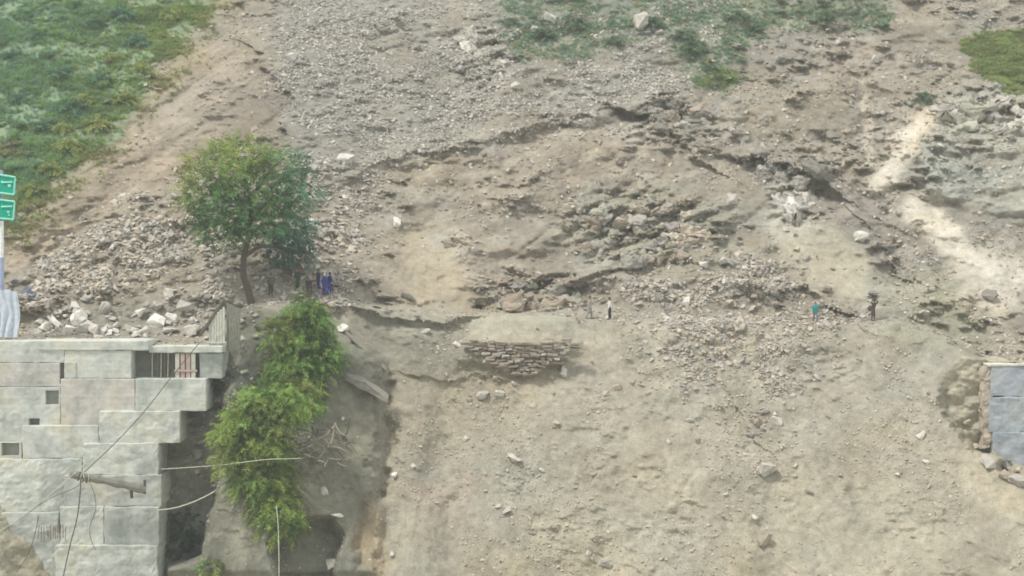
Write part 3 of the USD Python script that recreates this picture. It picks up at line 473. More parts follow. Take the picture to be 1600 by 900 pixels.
# ------------------------------------------------------------------ concrete retaining wall, left
base = at(100, 900, -16); RW = thing('retaining_wall', 'large pale concrete retaining wall with stepped lifts at the left', 'wall', base)
def lift(u0, u1, v0, v1, y, depth, mat, name='concrete_block', holes=(), rough=0.05, parent=None, org=None, c=0.05):
    parent = RW if parent is None else parent; org = base if org is None else org
    a, b = at(u0 - (0.4 if rough else 0), v0 - (0.3 if rough else 0), y), at(u1 + (0.4 if rough else 0), v1 + (0.3 if rough else 0), y); rough *= 2.6; m = cbox(a[0], b[0], y, y + depth, b[2], a[2], c, rough=rough, seed=int(u0 * 7 + v0) % 991)
    if holes:
        mm = m3.Manifold(m3.Mesh(m.vertices.astype(np.float32), m.faces.astype(np.uint32)))
        for (h0, h1, w0, w1) in holes:
            p, q = at(h0, w0, y), at(h1, w1, y); mm = mm - m3.Manifold.cube([q[0]-p[0], 1.3, p[2]-q[2]]).translate([p[0], y - 0.5, q[2]])
        k = mm.to_mesh(); m = trimesh.Trimesh(k.vert_properties[:, :3], k.tri_verts, process=False)
    m.apply_translation(-org); return obj(name, m, mat, parent)
lift(-300, 100, 533, 566.5, -14.00, 2.6, 'concrete'); lift(101, 205, 548, 591, -14.02, 2.6, 'concrete'); lift(60, 232, 532, 547.3, -14.14, 2.8, 'concrete', c=0.08)
lift(-300, 98, 567.5, 604, -14.04, 2.6, 'concrete_warm', holes=[(93, 99, 565, 600)]); lift(100.5, 119, 566, 591, -14.1, 1.0, 'concrete_old', 'patch_block')
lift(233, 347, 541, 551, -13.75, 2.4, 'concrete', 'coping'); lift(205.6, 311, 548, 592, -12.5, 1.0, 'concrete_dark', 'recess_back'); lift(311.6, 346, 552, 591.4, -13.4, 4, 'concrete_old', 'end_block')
lift(-300, 94, 605, 690, -14.08, 2.6, 'concrete', holes=[(71, 92, 610, 632), (45, 62, 654, 670)]); lift(95, 211, 592, 664, -14.1, 2.6, 'concrete_warm'); lift(211.8, 322, 592, 642, -14.3, 10, 'concrete')
lift(155, 281, 643, 692, -14.62, 10, 'concrete', rough=0.09); lift(35, 154, 665, 716, -14.5, 2.6, 'concrete'); lift(-300, 34, 691, 760, -14.4, 2.6, 'concrete_old', holes=[(2, 30, 692, 712)])
lift(130, 247, 693, 742, -14.9, 10, 'concrete', rough=0.1); lift(-300, 129, 717, 800, -14.66, 2.6, 'concrete', rough=0.12)
lift(100, 252, 743, 791, -15.15, 10, 'concrete_old', rough=0.1); lift(94, 162, 792, 852, -15.3, 5, 'concrete', rough=0.1); lift(163, 248, 792, 852, -15.38, 10, 'concrete_old', rough=0.1)
lift(86, 246, 853, 960, -15.7, 10, 'concrete', rough=0.1); lift(-300, 93, 801, 960, -15.0, 2.6, 'concrete_old', rough=0.1)
for k, u in enumerate((246, 252, 257, 263, 270, 238)):
    p, q = at(u, 549, -13.3), at(u + random.uniform(-1, 1), 592, -13.3); obj('rebar', tube([p - base, q - base], 0.035, 5), 'board_pale' if k % 2 else 'rust', RW)
for k, (u, mat) in enumerate(((277, 'board_pale'), (285.5, 'board_red'), (294, 'board_red'), (302, 'board_pale'))):
    lift(u - 3.4, u + 3.4, 552, 592, -13.62 - 0.02 * k, 0.07, mat, 'shutter_board', rough=0)
lift(272, 308, 578, 581, -13.72, 0.06, 'board_red', 'shutter_rail', rough=0)
for k in range(12):
    u = 62 + k * 3.6 + random.uniform(-1, 1); p = at(u, 824 - random.uniform(0, 6), -16.2); q = at(u + random.uniform(-2, 2), 838 + random.uniform(0, 10), -16.0); obj('rebar', tube([p - base, q - base], 0.03, 5), 'rust', RW)

# slatted shuttering leaning on the wall end
sb = at(348, 552, -12.6); SH = thing('shuttering', 'upright slatted timber shuttering box at the wall end left of the tree', 'shuttering', sb)
for k in range(6):
    u = 326 + k * 4.3; top = 478 + (350 - u) * 0.85; lift(u, u + 3.9, top, 551, -12.85 - 0.02 * (k % 2), 0.12, 'board_slats', 'slat', rough=0, parent=SH, org=sb, c=0.02)
for k in range(5):
    u = 354 + k * 4.4; lift(u, u + 4.0, 474 + 2 * k, 549, -12.2 + 0.55 * k, 0.12, 'board_slats_dark', 'slat', rough=0, parent=SH, org=sb, c=0.02)
lift(324, 354, 534, 537, -12.95, 0.08, 'board_slats', 'cross_rail', rough=0, parent=SH, org=sb, c=0.02)
obj('prop', tube([at(314, 522, -13.0) - sb, at(351, 468, -12.6) - sb], 0.14, 6), 'darkwood', SH)

# log and cables slung in front of the wall
lb = at(168, 755, -17); LG = thing('hanging_log', 'grey wooden beam slung on cables across the concrete wall', 'log', lb)
m = tube(curve([at(110, 741, -17.0) - lb, at(150, 748, -17) - lb, at(228, 765, -16.6) - lb], 12), np.linspace(0.26, 0.34, 12) * (1 + 0.18 * np.sin(np.arange(12) * 2.1)), 9); obj('beam', m, 'beam_wood', LG)
for q in range(7):
    c = at(124 + q * 2.2 + (q % 2) * 3, 744.5 + q * .5, -17) - lb; th = np.linspace(0, 6.4, 12); obj('lashing', tube(c + np.stack([0.1 * np.sin(th + q), 0.33 * np.cos(th), 0.33 * np.sin(th)], -1), 0.03, 5), 'rope_pale' if q % 2 else 'rope_dark', LG)
obj('bracket', tube([at(226, 750, -16.7) - lb, at(226, 772, -16.7) - lb], 0.1, 6), 'darkwood', LG); obj('bracket', tube([at(205, 764, -16.7) - lb, at(206, 778, -16.6) - lb], 0.12, 6), 'darkwood', LG)
def cable(pts, r, mat, label): tag(obj('cable', tube(curve([at(*p) for p in pts], 40), r, 6), mat), label, 'cable')
cable([(312, 535, -14.2), (275, 580, -14.6), (215, 655, -15.4), (132, 737, -17.2)], 0.035, 'rope_dark', 'thin dark cable running diagonally from the wall top down to the beam')
cable([(170, 690, -15.4), (118, 738, -17.2), (62, 785, -18), (-30, 850, -18.5)], 0.028, 'rope_pale', 'pale cable sagging from the beam end to the lower left corner')
cable([(126, 748, -17.2), (122, 800, -17.0), (110, 850, -17.4), (98, 905, -17.8)], 0.045, 'rope_dark', 'dark cable hanging straight down from the beam')
cable([(60, 805, -18.5), (50, 850, -18.8), (25, 895, -19)], 0.03, 'rope_dark', 'dark cable dangling over the mud at the lower left')
cable([(252, 733, -15.2), (340, 727, -17.5), (440, 717, -19.5), (470, 716, -18.6)], 0.03, 'rope_pale', 'pale line stretched from the wall across the bush')
cable([(232, 797, -15.7), (265, 795, -17), (300, 785, -18), (335, 768, -17.6)], 0.045, 'rope_pale', 'pale hose curving from the wall foot up to the bush')
cable([(432, 790, -19.8), (435, 830, -20), (436, 905, -20.3)], 0.035, 'rope_pale', 'pale rope hanging down below the bush')

cable([(140, 742, -17.2), (120, 760, -17.6), (80, 778, -18), (40, 805, -18.3)], 0.025, 'rope_dark', 'loose dark wire trailing left from the beam lashing')
cable([(150, 745, -17.2), (200, 700, -15.6), (232, 655, -15.3), (262, 600, -14.7)], 0.022, 'rope_pale', 'fine pale wire running up the wall from the beam to the rebar recess')
cable([(135, 745, -17.3), (150, 790, -17.0), (140, 830, -16.8), (150, 860, -16.6)], 0.022, 'rope_dark', 'fine loose wire end dangling under the beam')
# right concrete wall fragment
base2 = at(1600, 745, -8); RF = thing('wall_fragment', 'bluish concrete wall fragment left standing at the right edge', 'wall', base2)
for (u0, u1, v0, v1, y, mat) in ((1549, 1900, 573, 619.5, -8.0, 'concrete_blue'), (1546, 1900, 620.5, 675, -8.06, 'concrete_blue'), (1552, 1900, 676, 775, -8.2, 'concrete_blue')):
    lift(u0, u1, v0, v1, y, 1.6, mat, rough=0.1, parent=RF, org=base2)
lift(1536, 1548.4, 574, 700, -7.85, 1.3, 'stone_tan', 'edge_strip', rough=0.3, parent=RF, org=base2)
lift(1545, 1900, 569, 572.4, -8.1, 1.7, 'concrete', 'coping', rough=0.03, parent=RF, org=base2)

# dry stone wall remnant in the middle
y0 = ground(800, 575)[1] - 0.25
y0 = min(y0, *[ground(u, v)[1] - 0.15 for u, v in ((725, 540), (750, 555), (780, 570), (830, 572), (860, 562), (890, 545))]) ; b3 = at(805, 578, y0); DW = thing('dry_stone_wall', 'boat shaped remnant of a dry stone retaining wall under the path', 'wall', b3)
rs = np.random.default_rng(77); v = 531.0; row = 0
while v < 578:
    h = rs.uniform(3.6, 6.0); f = (v + h / 2 - 528) / 50
    ul, ur = 716 + 95 * max(0, f - 0.15) ** 1.3 + (18 if row == 0 else 0), 896 - 95 * max(0, f - 0.3) ** 1.3 - (16 if row == 0 else 0); u = ul
    while u < ur:
        w = rs.uniform(7, 20) * (1.5 if rs.random() < .15 else 1); yy = y0 + 0.12 * (row % 2) + 0.03 * (10 - row) + rs.uniform(-.16, .16); sag = 7 * math.sin(math.pi * (u - 716) / 182) - 3 + rs.uniform(-.8, .8); a, b = at(u, v + sag, yy), at(u + w - rs.uniform(.6, 1.8), v + sag + h - rs.uniform(.2, .9), yy)
        m = cbox(a[0], b[0], yy, yy + 0.6, b[2], a[2], 0.09); m.apply_transform(trimesh.transformations.rotation_matrix(rs.normal() * 0.07 - 0.08 * math.cos(math.pi * (u - 716) / 182), [0, 1, 0], m.centroid)); m.vertices += rs.normal(size=m.vertices.shape) * 0.035
        m.apply_translation(-b3); obj('stone', m, ['stone_masonry', 'stone_brown', 'stone_brown', 'stone_grey', 'stone_masonry'][rs.integers(5)], DW); u += w
    v += h; row += 1
m = cat([cbox(at(722 + 170 * f0, 0, y0)[0], at(722 + 170 * f1, 0, y0)[0], y0 + 0.55, y0 + 1.6, at(0, 540 + 40 * (1 - abs(f0 + f1 - 1)) , y0)[2], at(0, 535, y0)[2], 0.02, rough=0.3) for f0, f1 in ((.1, .3), (.3, .5), (.5, .7), (.7, .9))]); m.apply_translation(-b3); obj('wall_core', m, 'stone_brown', DW)

# broken slabs at the corner of the ledge
def slab(pts, y, th, depth, mat, label, name='broken_slab'):
    tops = np.array([at(u, v, y) for u, v in pts]); m = trimesh.convex.convex_hull(np.vstack([tops, tops + [0, depth, 0.3 * depth], tops - [0, 0, th], tops + [0, depth, 0.3 * depth - th]])).subdivide_to_size(0.4)
    m.vertices += m.vertex_normals * ((fbm(m.vertices * 1.7, 3, 5) - 0.5) * 0.3)[:, None]; tag(obj(name, m, mat, smooth=30), label, 'slab')
yb1 = ground(570, 610)[1] - 0.8; slab([(538, 588), (570, 598), (606, 624)], yb1, 0.3, 1.0, 'stone_dark', 'dark broken slab jutting out right of the big bush')
yb2 = ground(570, 540)[1] - 0.4; slab([(540, 520), (575, 552), (603, 578)], yb2, 0.16, 0.5, 'stone_dark', 'thin grey slab edge curving down from the ledge corner')

# ------------------------------------------------------------------ sign mast at the left edge
sg = ground(3, 523); sg = at(3, 523, -11.5); ys = -11.5; SG = thing('road_sign', 'tall white and blue mast with two green sign boards at left edge', 'road sign', sg)
obj('post', tube([at(2.5, 345, ys) - sg, at(2.5, 402, ys) - sg], 0.16, 10), 'post_white', SG, smooth=40); obj('post', tube([at(2.5, 402, ys) - sg, at(2.5, 527, ys) - sg], 0.19, 10), 'post_blue', SG, smooth=40)
obj('post_core', tube([at(2.5, 266, ys + 0.2) - sg, at(2.5, 345, ys + 0.2) - sg], 0.12, 8), 'post_blue', SG)
for (q, marks) in (([(-70, 262), (24, 277), (22, 304), (-70, 293)], [(14.5, 290, 2.6), (3, 284, 1.6)]), ([(-70, 304), (23, 315), (21, 343), (-70, 335)], [(13, 331, 2.0), (14, 336, 1.3)])):
    A = np.array([at(u, v, ys - 0.3) for u, v in q]) - sg; th = np.array([0, 0.08, 0]); vv = np.vstack([A, A + th])
    obj('sign_board', trimesh.convex.convex_hull(vv), 'sign_green', SG)
    for i in range(4):
        p, r_ = A[i] - [0, 0.03, 0], A[(i + 1) % 4] - [0, 0.03, 0]; obj('sign_border', tube([p, r_], 0.075, 4), 'sign_edge', SG)
    for (u, v, r_) in marks:
        c = at(u, v, ys - 0.34) - sg; d = trimesh.creation.cylinder(r_ * 0.05, 0.03, sections=14, transform=trimesh.transformations.rotation_matrix(np.pi / 2, [1, 0, 0])); d.apply_translation(c); obj('sign_mark', d, 'sign_mark', SG)
    l = np.array([at(2, q[1][1] + 8.0, ys - 0.34), at(19, q[1][1] + 7.6, ys - 0.34)]) - sg; obj('sign_mark', tube(l, 0.06, 4), 'sign_mark', SG)
# pale sheet bunched at the foot of the mast
n1, n2 = 30, 26; gu, gv = np.meshgrid(np.linspace(-40, 29, n1), np.linspace(452, 527, n2)); fold = np.sin(gu * 0.55 + fbm(np.stack([gu / 9, gv / 30, gu * 0], -1), 3, 4) * 5)
yy = -12.4 + 0.12 * fold * np.linspace(0.5, 1.2, n2)[:, None]; vt = gv + np.where(np.arange(n2)[:, None] == 0, (fold * 1.2 + np.abs(gu - 12) * 0.2), 0); W = at(gu + 2.5 * np.cos(gv / 13), vt, yy)
ix = np.arange(n1 * n2).reshape(n2, n1); F = np.stack([ix[:-1, :-1], ix[1:, :-1], ix[1:, 1:], ix[:-1, 1:]], -1).reshape(-1, 4)
front = W.reshape(-1, 3); back = front + [0, 0.03, 0]; tag(obj('plastic_sheet', (np.vstack([front, back]), np.vstack([F, F[:, ::-1] + len(front)])), 'sheet_blue', smooth=True), 'pale blue sheet draped in folds at the foot of the sign mast', 'sheet')
for i, (u, v, s, lab) in enumerate(((42, 458, 24, 'dark bluish stone on the rubble right of the blue sheet'), (52, 463, 16, 'small dark slate block beside the blue sheet'), (24, 441, 18, 'dark stone above the pale blue sheet'))): boulder(u, v, s, 'sheet_dark', lab, 770 + i, aspect=(1, .7, .4))

# ------------------------------------------------------------------ leaves
def leaves_mesh(pos, dirs, length, width, rng):
    n = len(pos); up = rng.normal(size=(n, 3)); side = np.cross(dirs, up); side /= np.linalg.norm(side, axis=1, keepdims=True) + 1e-9
    L, Wd = length[:, None], width[:, None]; nrm = np.cross(side, dirs)
    v = np.stack([pos, pos + dirs * L * 0.45 + side * Wd / 2 + nrm * L * 0.06, pos + dirs * L - nrm * L * 0.1, pos + dirs * L * 0.45 - side * Wd / 2 + nrm * L * 0.06], 1).reshape(-1, 3)
    b = np.arange(n)[:, None] * 4; return v, np.vstack([b + [0, 1, 2], b + [0, 2, 3]])
def fronds(starts, heads, lens, nl, droop, leaf, rng):
    """Arching sprays: many leaves along each drooping curve."""
    n = len(starts); s = np.linspace(0.08, 1, nl); side = np.cross(heads, [0, 0, 1.0]) + 1e-6; side /= np.linalg.norm(side, axis=1, keepdims=True)
    pos = starts[:, None] + heads[:, None] * (lens[:, None] * s)[..., None]; pos[..., 2] -= droop * lens[:, None] * s ** 2
    tang = np.repeat(heads[:, None], nl, 1).copy(); tang[..., 2] -= 2 * droop * s
    sg_ = np.where(np.arange(nl) % 2, 1, -1)[None, :, None]; d = tang * 0.8 + side[:, None] * sg_ * 0.75 + rng.normal(size=pos.shape) * 0.3; d[..., 2] -= 0.35
    d /= np.linalg.norm(d, axis=-1, keepdims=True); pos = (pos + rng.normal(size=pos.shape) * 0.05).reshape(-1, 3); N = n * nl
    return leaves_mesh(pos, d.reshape(-1, 3), rng.uniform(.7, 1.35, N) * leaf[0], rng.uniform(.7, 1.3, N) * leaf[1], rng) + (np.repeat(np.arange(n), nl * 4),)
def foliage(lobes, y_of, per, rng, leaf, droop, lenr, colour, org, nl=22):
    S, H, Ls, C = [], [], [], []
    for (u, v, a, b, dy, dep) in lobes:
        n = int(per * a * b / 400); c = at(u, v, y_of + dy); k = (y_of + dy + 150) / FPX; q = rng.normal(size=(n, 3)); q /= np.linalg.norm(q, axis=1, keepdims=True); q *= (rng.uniform(0.15, 1.0, n) ** 0.45 * (0.72 + 0.75 * fbm(q * 1.7 + u * 0.13, 3, int(v)) ))[:, None]
        S.append(c + q * [a * k, dep, b * k]); h = q * [1, 1, 0.6] + rng.normal(size=(n, 3)) * 0.45 + [0, 0, 0.25]; H.append(h / np.linalg.norm(h, axis=1, keepdims=True)); Ls.append(rng.uniform(*lenr, n))
        C.append(colour(u + q[:, 0] * a, v - q[:, 2] * b, rng, n))
    S, H, Ls, C = np.vstack(S), np.vstack(H), np.concatenate(Ls), np.vstack(C); v, f, fi = fronds(S - org, H, Ls, nl, droop, leaf, rng)
    clump = fbm(S / 0.9, 3, 5); C = C * (0.45 + 1.1 * sm(0.3, 0.7, clump))[:, None]
    cc = C[fi] * rng.uniform(0.8, 1.2, (len(v) // 4, 1)).repeat(4, 0); return (v, f), cc, S

# the tree
tb = ground(394, 474); TR = thing('tree', 'feathery green tree with a curved slim trunk standing on the rubble', 'tree', tb); ty = tb[1]; rt = np.random.default_rng(15)
trunk = [(394, 478, 0), (388, 455, 0), (380, 425, 0), (381, 400, 0), (386, 382, 0), (390, 350, 0), (394, 300, 0)]
obj('trunk', tube(curve([at(u, v, ty + d) - tb for u, v, d in trunk], 30), np.linspace(0.34, 0.13, 30) * (0.9 + 0.2 * np.sin(np.arange(30) * 1.7) * 0.3), 10), 'bark', TR, smooth=40)
for (u0, v0, u1, v1, u2, v2, d) in ((386, 384, 350, 350, 310, 335, -0.6), (386, 380, 420, 350, 455, 370, 0.3), (389, 360, 360, 300, 320, 270, 0.8), (390, 350, 430, 310, 475, 300, -0.8), (393, 320, 380, 270, 365, 235, 0.2), (393, 310, 420, 270, 440, 250, 0.5), (384, 400, 415, 385, 450, 400, -0.4)):
    obj('limb', tube(curve([at(u0, v0, ty) - tb, at(u1, v1, ty + d) - tb, at(u2, v2, ty + 2 * d) - tb], 12), np.linspace(0.17, 0.05, 12), 7), 'bark', TR, smooth=40)
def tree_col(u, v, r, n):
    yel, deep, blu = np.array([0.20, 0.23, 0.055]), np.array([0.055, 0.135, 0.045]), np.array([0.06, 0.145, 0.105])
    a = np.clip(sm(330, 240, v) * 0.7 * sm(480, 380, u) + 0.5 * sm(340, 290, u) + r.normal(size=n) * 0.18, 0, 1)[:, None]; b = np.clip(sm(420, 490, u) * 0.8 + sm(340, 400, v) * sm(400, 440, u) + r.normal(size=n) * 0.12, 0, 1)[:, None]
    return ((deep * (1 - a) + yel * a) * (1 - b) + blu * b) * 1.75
lob = [(330, 275, 46, 42, 0, 2.2), (375, 250, 48, 34, 0.4, 2.4), (430, 262, 46, 32, 0, 2.2), (395, 295, 62, 42, -0.6, 2.8), (460, 300, 40, 30, 0.3, 2), (345, 330, 46, 40, -0.3, 2.2), (400, 345, 44, 36, 0.4, 2.2), (310, 300, 24, 40, 0.2, 1.5), (350, 365, 36, 20, 0, 1.6), (352, 232, 22, 14, 0, 1.2), (445, 345, 34, 28, 0, 1.6)]
fm, fc, _ = foliage(lob, ty, 58, rt, (0.22, 0.055), 0.2, (0.5, 1.25), tree_col, tb); obj('crown', fm, 'leaf', TR, colors=fc)
# slimmer blue green tree behind the people
sb2 = ground(452, 452) ; S2 = thing('tree', 'slender blue green sapling drooping over the people beside the tree', 'tree', sb2); sy = sb2[1] + 1.8
obj('trunk', tube(curve([at(452, 455, sy) - sb2, at(455, 430, sy) - sb2, at(450, 400, sy) - sb2, at(452, 360, sy) - sb2], 14), np.linspace(0.12, 0.05, 14), 7), 'bark', S2, smooth=40)
fm, fc, _ = foliage([(455, 372, 30, 26, 0, 1.3), (440, 396, 16, 18, 0, 1), (464, 388, 20, 18, 0, 1), (455, 352, 30, 18, 0, 1.2)], sy, 50, rt, (0.26, 0.075), 0.6, (0.5, 1.2), lambda u, v, r, n: np.array([0.105, 0.21, 0.165]) * r.uniform(.8, 1.25, (n, 1)), sb2); obj('crown', fm, 'leaf', S2, colors=fc)
# the bushes on the bank
def bush_col(y1):
    def f(u, v, r, n):
        a = np.clip(0.25 + y1 + r.normal(size=n) * 0.25 + sm(-0.2, 0.5, fbm(np.stack([u / 40, v / 30, u * 0], -1), 3, 9) - 0.5), 0, 1)[:, None]; return np.array([0.14, 0.28, 0.08]) * (1 - a) + np.array([0.32, 0.39, 0.11]) * a
    return f
rb = np.random.default_rng(25)
def bush(label, foot, lobes, y, col, per=95, leaf=(0.24, 0.05), lenr=(0.4, 1.3)):
    t = thing('bush', label, 'bush', foot)
    fm, fc, S = foliage(lobes, y, per, rb, leaf, 0.5, lenr, col, foot, 24); obj('foliage', fm, 'leaf', t, colors=fc)
    for k in range(9):
        e = S[rb.integers(len(S))] - foot; obj('stem', tube(curve([rb.normal(size=3) * 0.2 * [1, 1, 0], e * [0.4, 0.4, 0.55], e], 8), np.linspace(0.07, 0.025, 8), 5), 'bark', t)
    return t
yu = ground(470, 560)[1] - 1.2
def along(pts, n, seed, size):
    r = np.random.default_rng(seed); out = []
    for k in range(n):
        f = k / (n - 1) * (len(pts) - 1); i = min(int(f), len(pts) - 2); (u0, v0, w0), (u1, v1, w1) = pts[i], pts[i + 1]; t = f - i; w = w0 + (w1 - w0) * t
        out.append((u0 + (u1 - u0) * t + r.uniform(-1, 1) * w, v0 + (v1 - v0) * t + r.uniform(-8, 8), r.uniform(*size), r.uniform(*size) * 0.95, r.uniform(-.5, .4), r.uniform(.7, 1.5)))
    return out
bush('tall green bush on the bank edge below the group of people', at(470, 640, yu + 0.8), along([(476, 486, 12), (470, 515, 40), (470, 550, 50), (474, 585, 48), (455, 620, 42), (425, 650, 34)], 40, 5, (15, 27)), yu, bush_col(0.0), per=80)
yl = ground(400, 720)[1] - 1.4
bush('yellowish green bush hanging lower down between wall and brushwood', at(400, 820, yl + 0.8), along([(455, 612, 40), (430, 632, 44), (400, 660, 44), (396, 695, 46), (398, 730, 48), (408, 765, 42), (425, 795, 28), (440, 820, 10)], 46, 6, (14, 26)), yl, bush_col(0.2), per=80)
yp = -11.5
bush('small sprig of leaves growing at the wall end under the shuttering', at(338, 640, yp), [(338, 600, 12, 18, 0, 0.5), (350, 585, 9, 8, 0, 0.4)], yp, lambda u, v, r, n: np.array([0.10, 0.15, 0.09]) * r.uniform(.7, 1.3, (n, 1)), 40, (0.2, 0.08), (0.3, 0.8))
g = ground(340, 888); bush('low green weed at the bottom edge right of the concrete wall', g, [(335, 888, 28, 12, 0, 0.6)], g[1] - 0.4, bush_col(0), 50, (0.2, 0.07), (0.3, 0.8))

g = ground(300, 830); bush('dark leafy plant growing in the gap beside the wall foot', g, [(292, 815, 20, 22, 0, 0.8), (312, 850, 26, 18, 0, 0.8), (285, 850, 16, 20, 0, 0.7)], g[1] - 0.3, lambda u, v, r, n: np.array([0.06, 0.10, 0.065]) * r.uniform(.7, 1.3, (n, 1)), 40, (0.24, 0.09), (0.4, 1.0))
# shrubs scattered over the green slope
rs2 = np.random.default_rng(33)
def shrub_mesh(seed, c):
    r = np.random.default_rng(seed); n = 60; q = r.normal(size=(n, 3)); q /= np.linalg.norm(q, axis=1, keepdims=True); q[:, 2] = np.abs(q[:, 2]); S = q * [0.5, 0.5, 0.55] * r.uniform(0.3, 1, (n, 1)); v, f, fi = fronds(S, q, r.uniform(.3, .8, n), 14, 0.5, (0.2, 0.075), r)
    return (v, f), (np.array(c) * r.uniform(.7, 1.3, (n, 1)))[fi]
WHERE = (('nearest the top left corner', 'below the top edge, middle', 'nearest the top of the slide margin', 'in the middle of the green hillside', 'near the left edge, halfway down', 'in the lower right of the green', 'lowest in the green above the slide', 'close to the left edge, upper part', 'highest, just under the top edge', 'above the bare grey patch'),
         ('second on the slide margin', 'topmost on the slide margin', 'third down the slide margin', 'midway down the slide margin', 'where the margin bends towards the sign', 'on the lower margin between tree and sign', 'second nearest the green sign boards', 'nearest the green sign boards', 'just inside the lower margin', 'inside the margin, middle of the slope', 'inside the margin, upper slope'),
         ('leftmost, by the white cliff', 'second from left at the top', 'by the white rock', 'beside the pale rock at the top', 'above the bright grass tuft', 'right on the bright grass tuft over the scar', 'just left above the bright grass tuft', 'in the wide teal patch at the top', 'rightmost in the teal grass at the top', 'lowest of the left patch at the top', 'alone above the layered ridge on the right', 'in the middle of the teal patch'))
KIND = ('dark green rounded shrub on the upper left hillside', 'yellow green shrub edging the hillside', 'dull green shrub at the top middle')
def shrub_label(i, j): return KIND[i] + ', ' + WHERE[i][j]
protos = []
for i, (nm, c) in enumerate((('dark green rounded shrub on the grassy hillside at the upper left', (0.13, 0.25, 0.15)), ('yellow green shrub along the lower edge of the grassy hillside', (0.31, 0.36, 0.13)), ('dull green shrub among rocks along the top middle of the slope', (0.13, 0.20, 0.12)))):
    spots = [[(60, 60), (150, 40), (215, 70), (95, 120), (30, 160), (160, 130), (115, 175), (20, 90), (190, 30), (70, 200)], [(255, 60), (270, 30), (225, 110), (195, 160), (150, 200), (110, 235), (80, 270), (55, 300), (100, 205), (135, 160), (175, 95)], [(800, 40), (850, 60), (900, 45), (1020, 40), (1085, 80), (1110, 110), (1070, 60), (1180, 50), (1290, 30), (960, 70), (1440, 160), (1150, 30)]][i]
    for j, (u, v) in enumerate(spots):
        g = ground(u, v); s = rs2.uniform(1.0, 1.9)
        grp = ('dark shrubs on the upper left hillside', 'yellow green shrubs edging the hillside grass', 'shrubs along the top middle')[i]
        if j == 0:
            t = thing('shrub', shrub_label(0 + i, 0), 'shrub', g, 0, grp); mm, cc = shrub_mesh(60 + i, c); obj('foliage', mm, 'leaf', t, colors=cc)
            obj('stem', tube([[0, 0, -0.2], [0.05, 0, 0.5]], [0.05, 0.02], 5), 'bark', t); src = t
        else: dup(src, g, rs2.uniform(0, 360), (s, s, s * rs2.uniform(.7, 1.0)), shrub_label(i, j), grp)

# grass
def tuft(seed):
    r = np.random.default_rng(seed); vs, fs = [], []
    for k in range(22):
        a = r.uniform(0, 6.28); d = np.array([math.cos(a), math.sin(a), 0]); L = r.uniform(.4, 1); w = np.array([-d[1], d[0], 0]) * r.uniform(.02, .04); p = d * r.uniform(0, .2); o = len(vs)
        top = p + d * L * r.uniform(.3, .8) + [0, 0, L * r.uniform(.35, .8)]; mid = p + d * L * .22 + [0, 0, L * .5]; vs += [p - w, p + w, mid + w * .8, mid - w * .8, top]; fs += [[o, o+1, o+2], [o, o+2, o+3], [o+3, o+2, o+4]]
    return np.array(vs), np.array(fs)
def grass(name, dens, n, mats, smin, smax, label, seed):
    rng = np.random.default_rng(seed); k = scatter(dens, n, rng); pr = [('grass_tuft', tuft(seed * 10 + i), m) for i, m in enumerate(mats)]; s = rng.uniform(smin, smax, n)
    instancer(name, pr, rng.integers(0, len(pr), n), P.reshape(-1, 3)[k] + rng.normal(size=(n, 3)) * 0.05, np.repeat(s[:, None], 3, 1), quats(n, rng, np.tile([0, -0.25, 1.0], (n, 1)), 0.2), label, 'grass', False)
gclump = 0.15 + 1.6 * sm(0.4, 0.6, fbm(P / 2.2, 3, 91)); leftness = sm(300, 60, UU + 0.35 * VV)
grass('hillside_grass', M['green_left'] * gclump * leftness, 14000, ['grass_teal', 'grass_teal', 'grass_green'], 0.3, 0.8, 'blue green grass covering the hillside at the upper left', 1)
edge = mask([(-900, -640), (345, -640), (345, 0), (310, 60), (265, 110), (235, 160), (195, 215), (140, 265), (80, 320), (30, 365), (-900, 480)], 40) * (1 - M['green_left'])
grass('dry_margin_grass', edge * gclump ** 2, 2600, ['grass_dry', 'grass_yellow', 'grass_dry'], 0.25, 0.6, 'thin dry olive grass where the hillside green fades into the bare gully', 5)
grass('hillside_edge_grass', M['green_left'] * gclump * (1.02 - leftness), 8000, ['grass_green', 'grass_yellow', 'grass_dry', 'grass_green'], 0.28, 0.7, 'yellow green grass along the edge of the upper left hillside', 2)
grass('top_grass', M['mid_green'] * gclump, 6000, ['grass_teal', 'grass_dry', 'grass_teal'], 0.25, 0.65, 'patchy dull green grass along the top middle', 3)
grass('bright_grass', M['right_green'] * (0.5 + gclump) + 0.9 * ell(1120, 128, 34, 14), 6000, ['grass_yellow', 'grass_dry', 'grass_green'], 0.25, 0.55, 'bright yellow green grass patch at the right edge and above the scar', 4)

# brushwood thrown on the bank
bw0 = ground(500, 700); BW = thing('brushwood', 'heap of dry pale branches lying on the dark bank beside the bush', 'brushwood', bw0); r = np.random.default_rng(44)
for k in range(64):
    u, v = r.uniform(450, 548), r.uniform(668, 726); a = r.normal() * 0.7 - 0.1; L = r.uniform(10, 38); g0 = ground(u, v); y = g0[1] - r.uniform(.4, 1.1); p, q = at(u - L * math.cos(a) / 2, v - L * math.sin(a) / 2, y), at(u + L * math.cos(a) / 2, v + L * math.sin(a) / 2, y - r.uniform(-.3, .3)); mid = (p + q) / 2 + r.normal(size=3) * 0.12
    obj('dry_branch', tube(curve([p - bw0, mid - bw0, q - bw0], 6), np.linspace(0.06, 0.02, 6) * r.uniform(.5, 1.2), 5), ('deadwood', 'beam_wood', 'bark', 'deadwood', 'darkwood')[k % 5], BW)

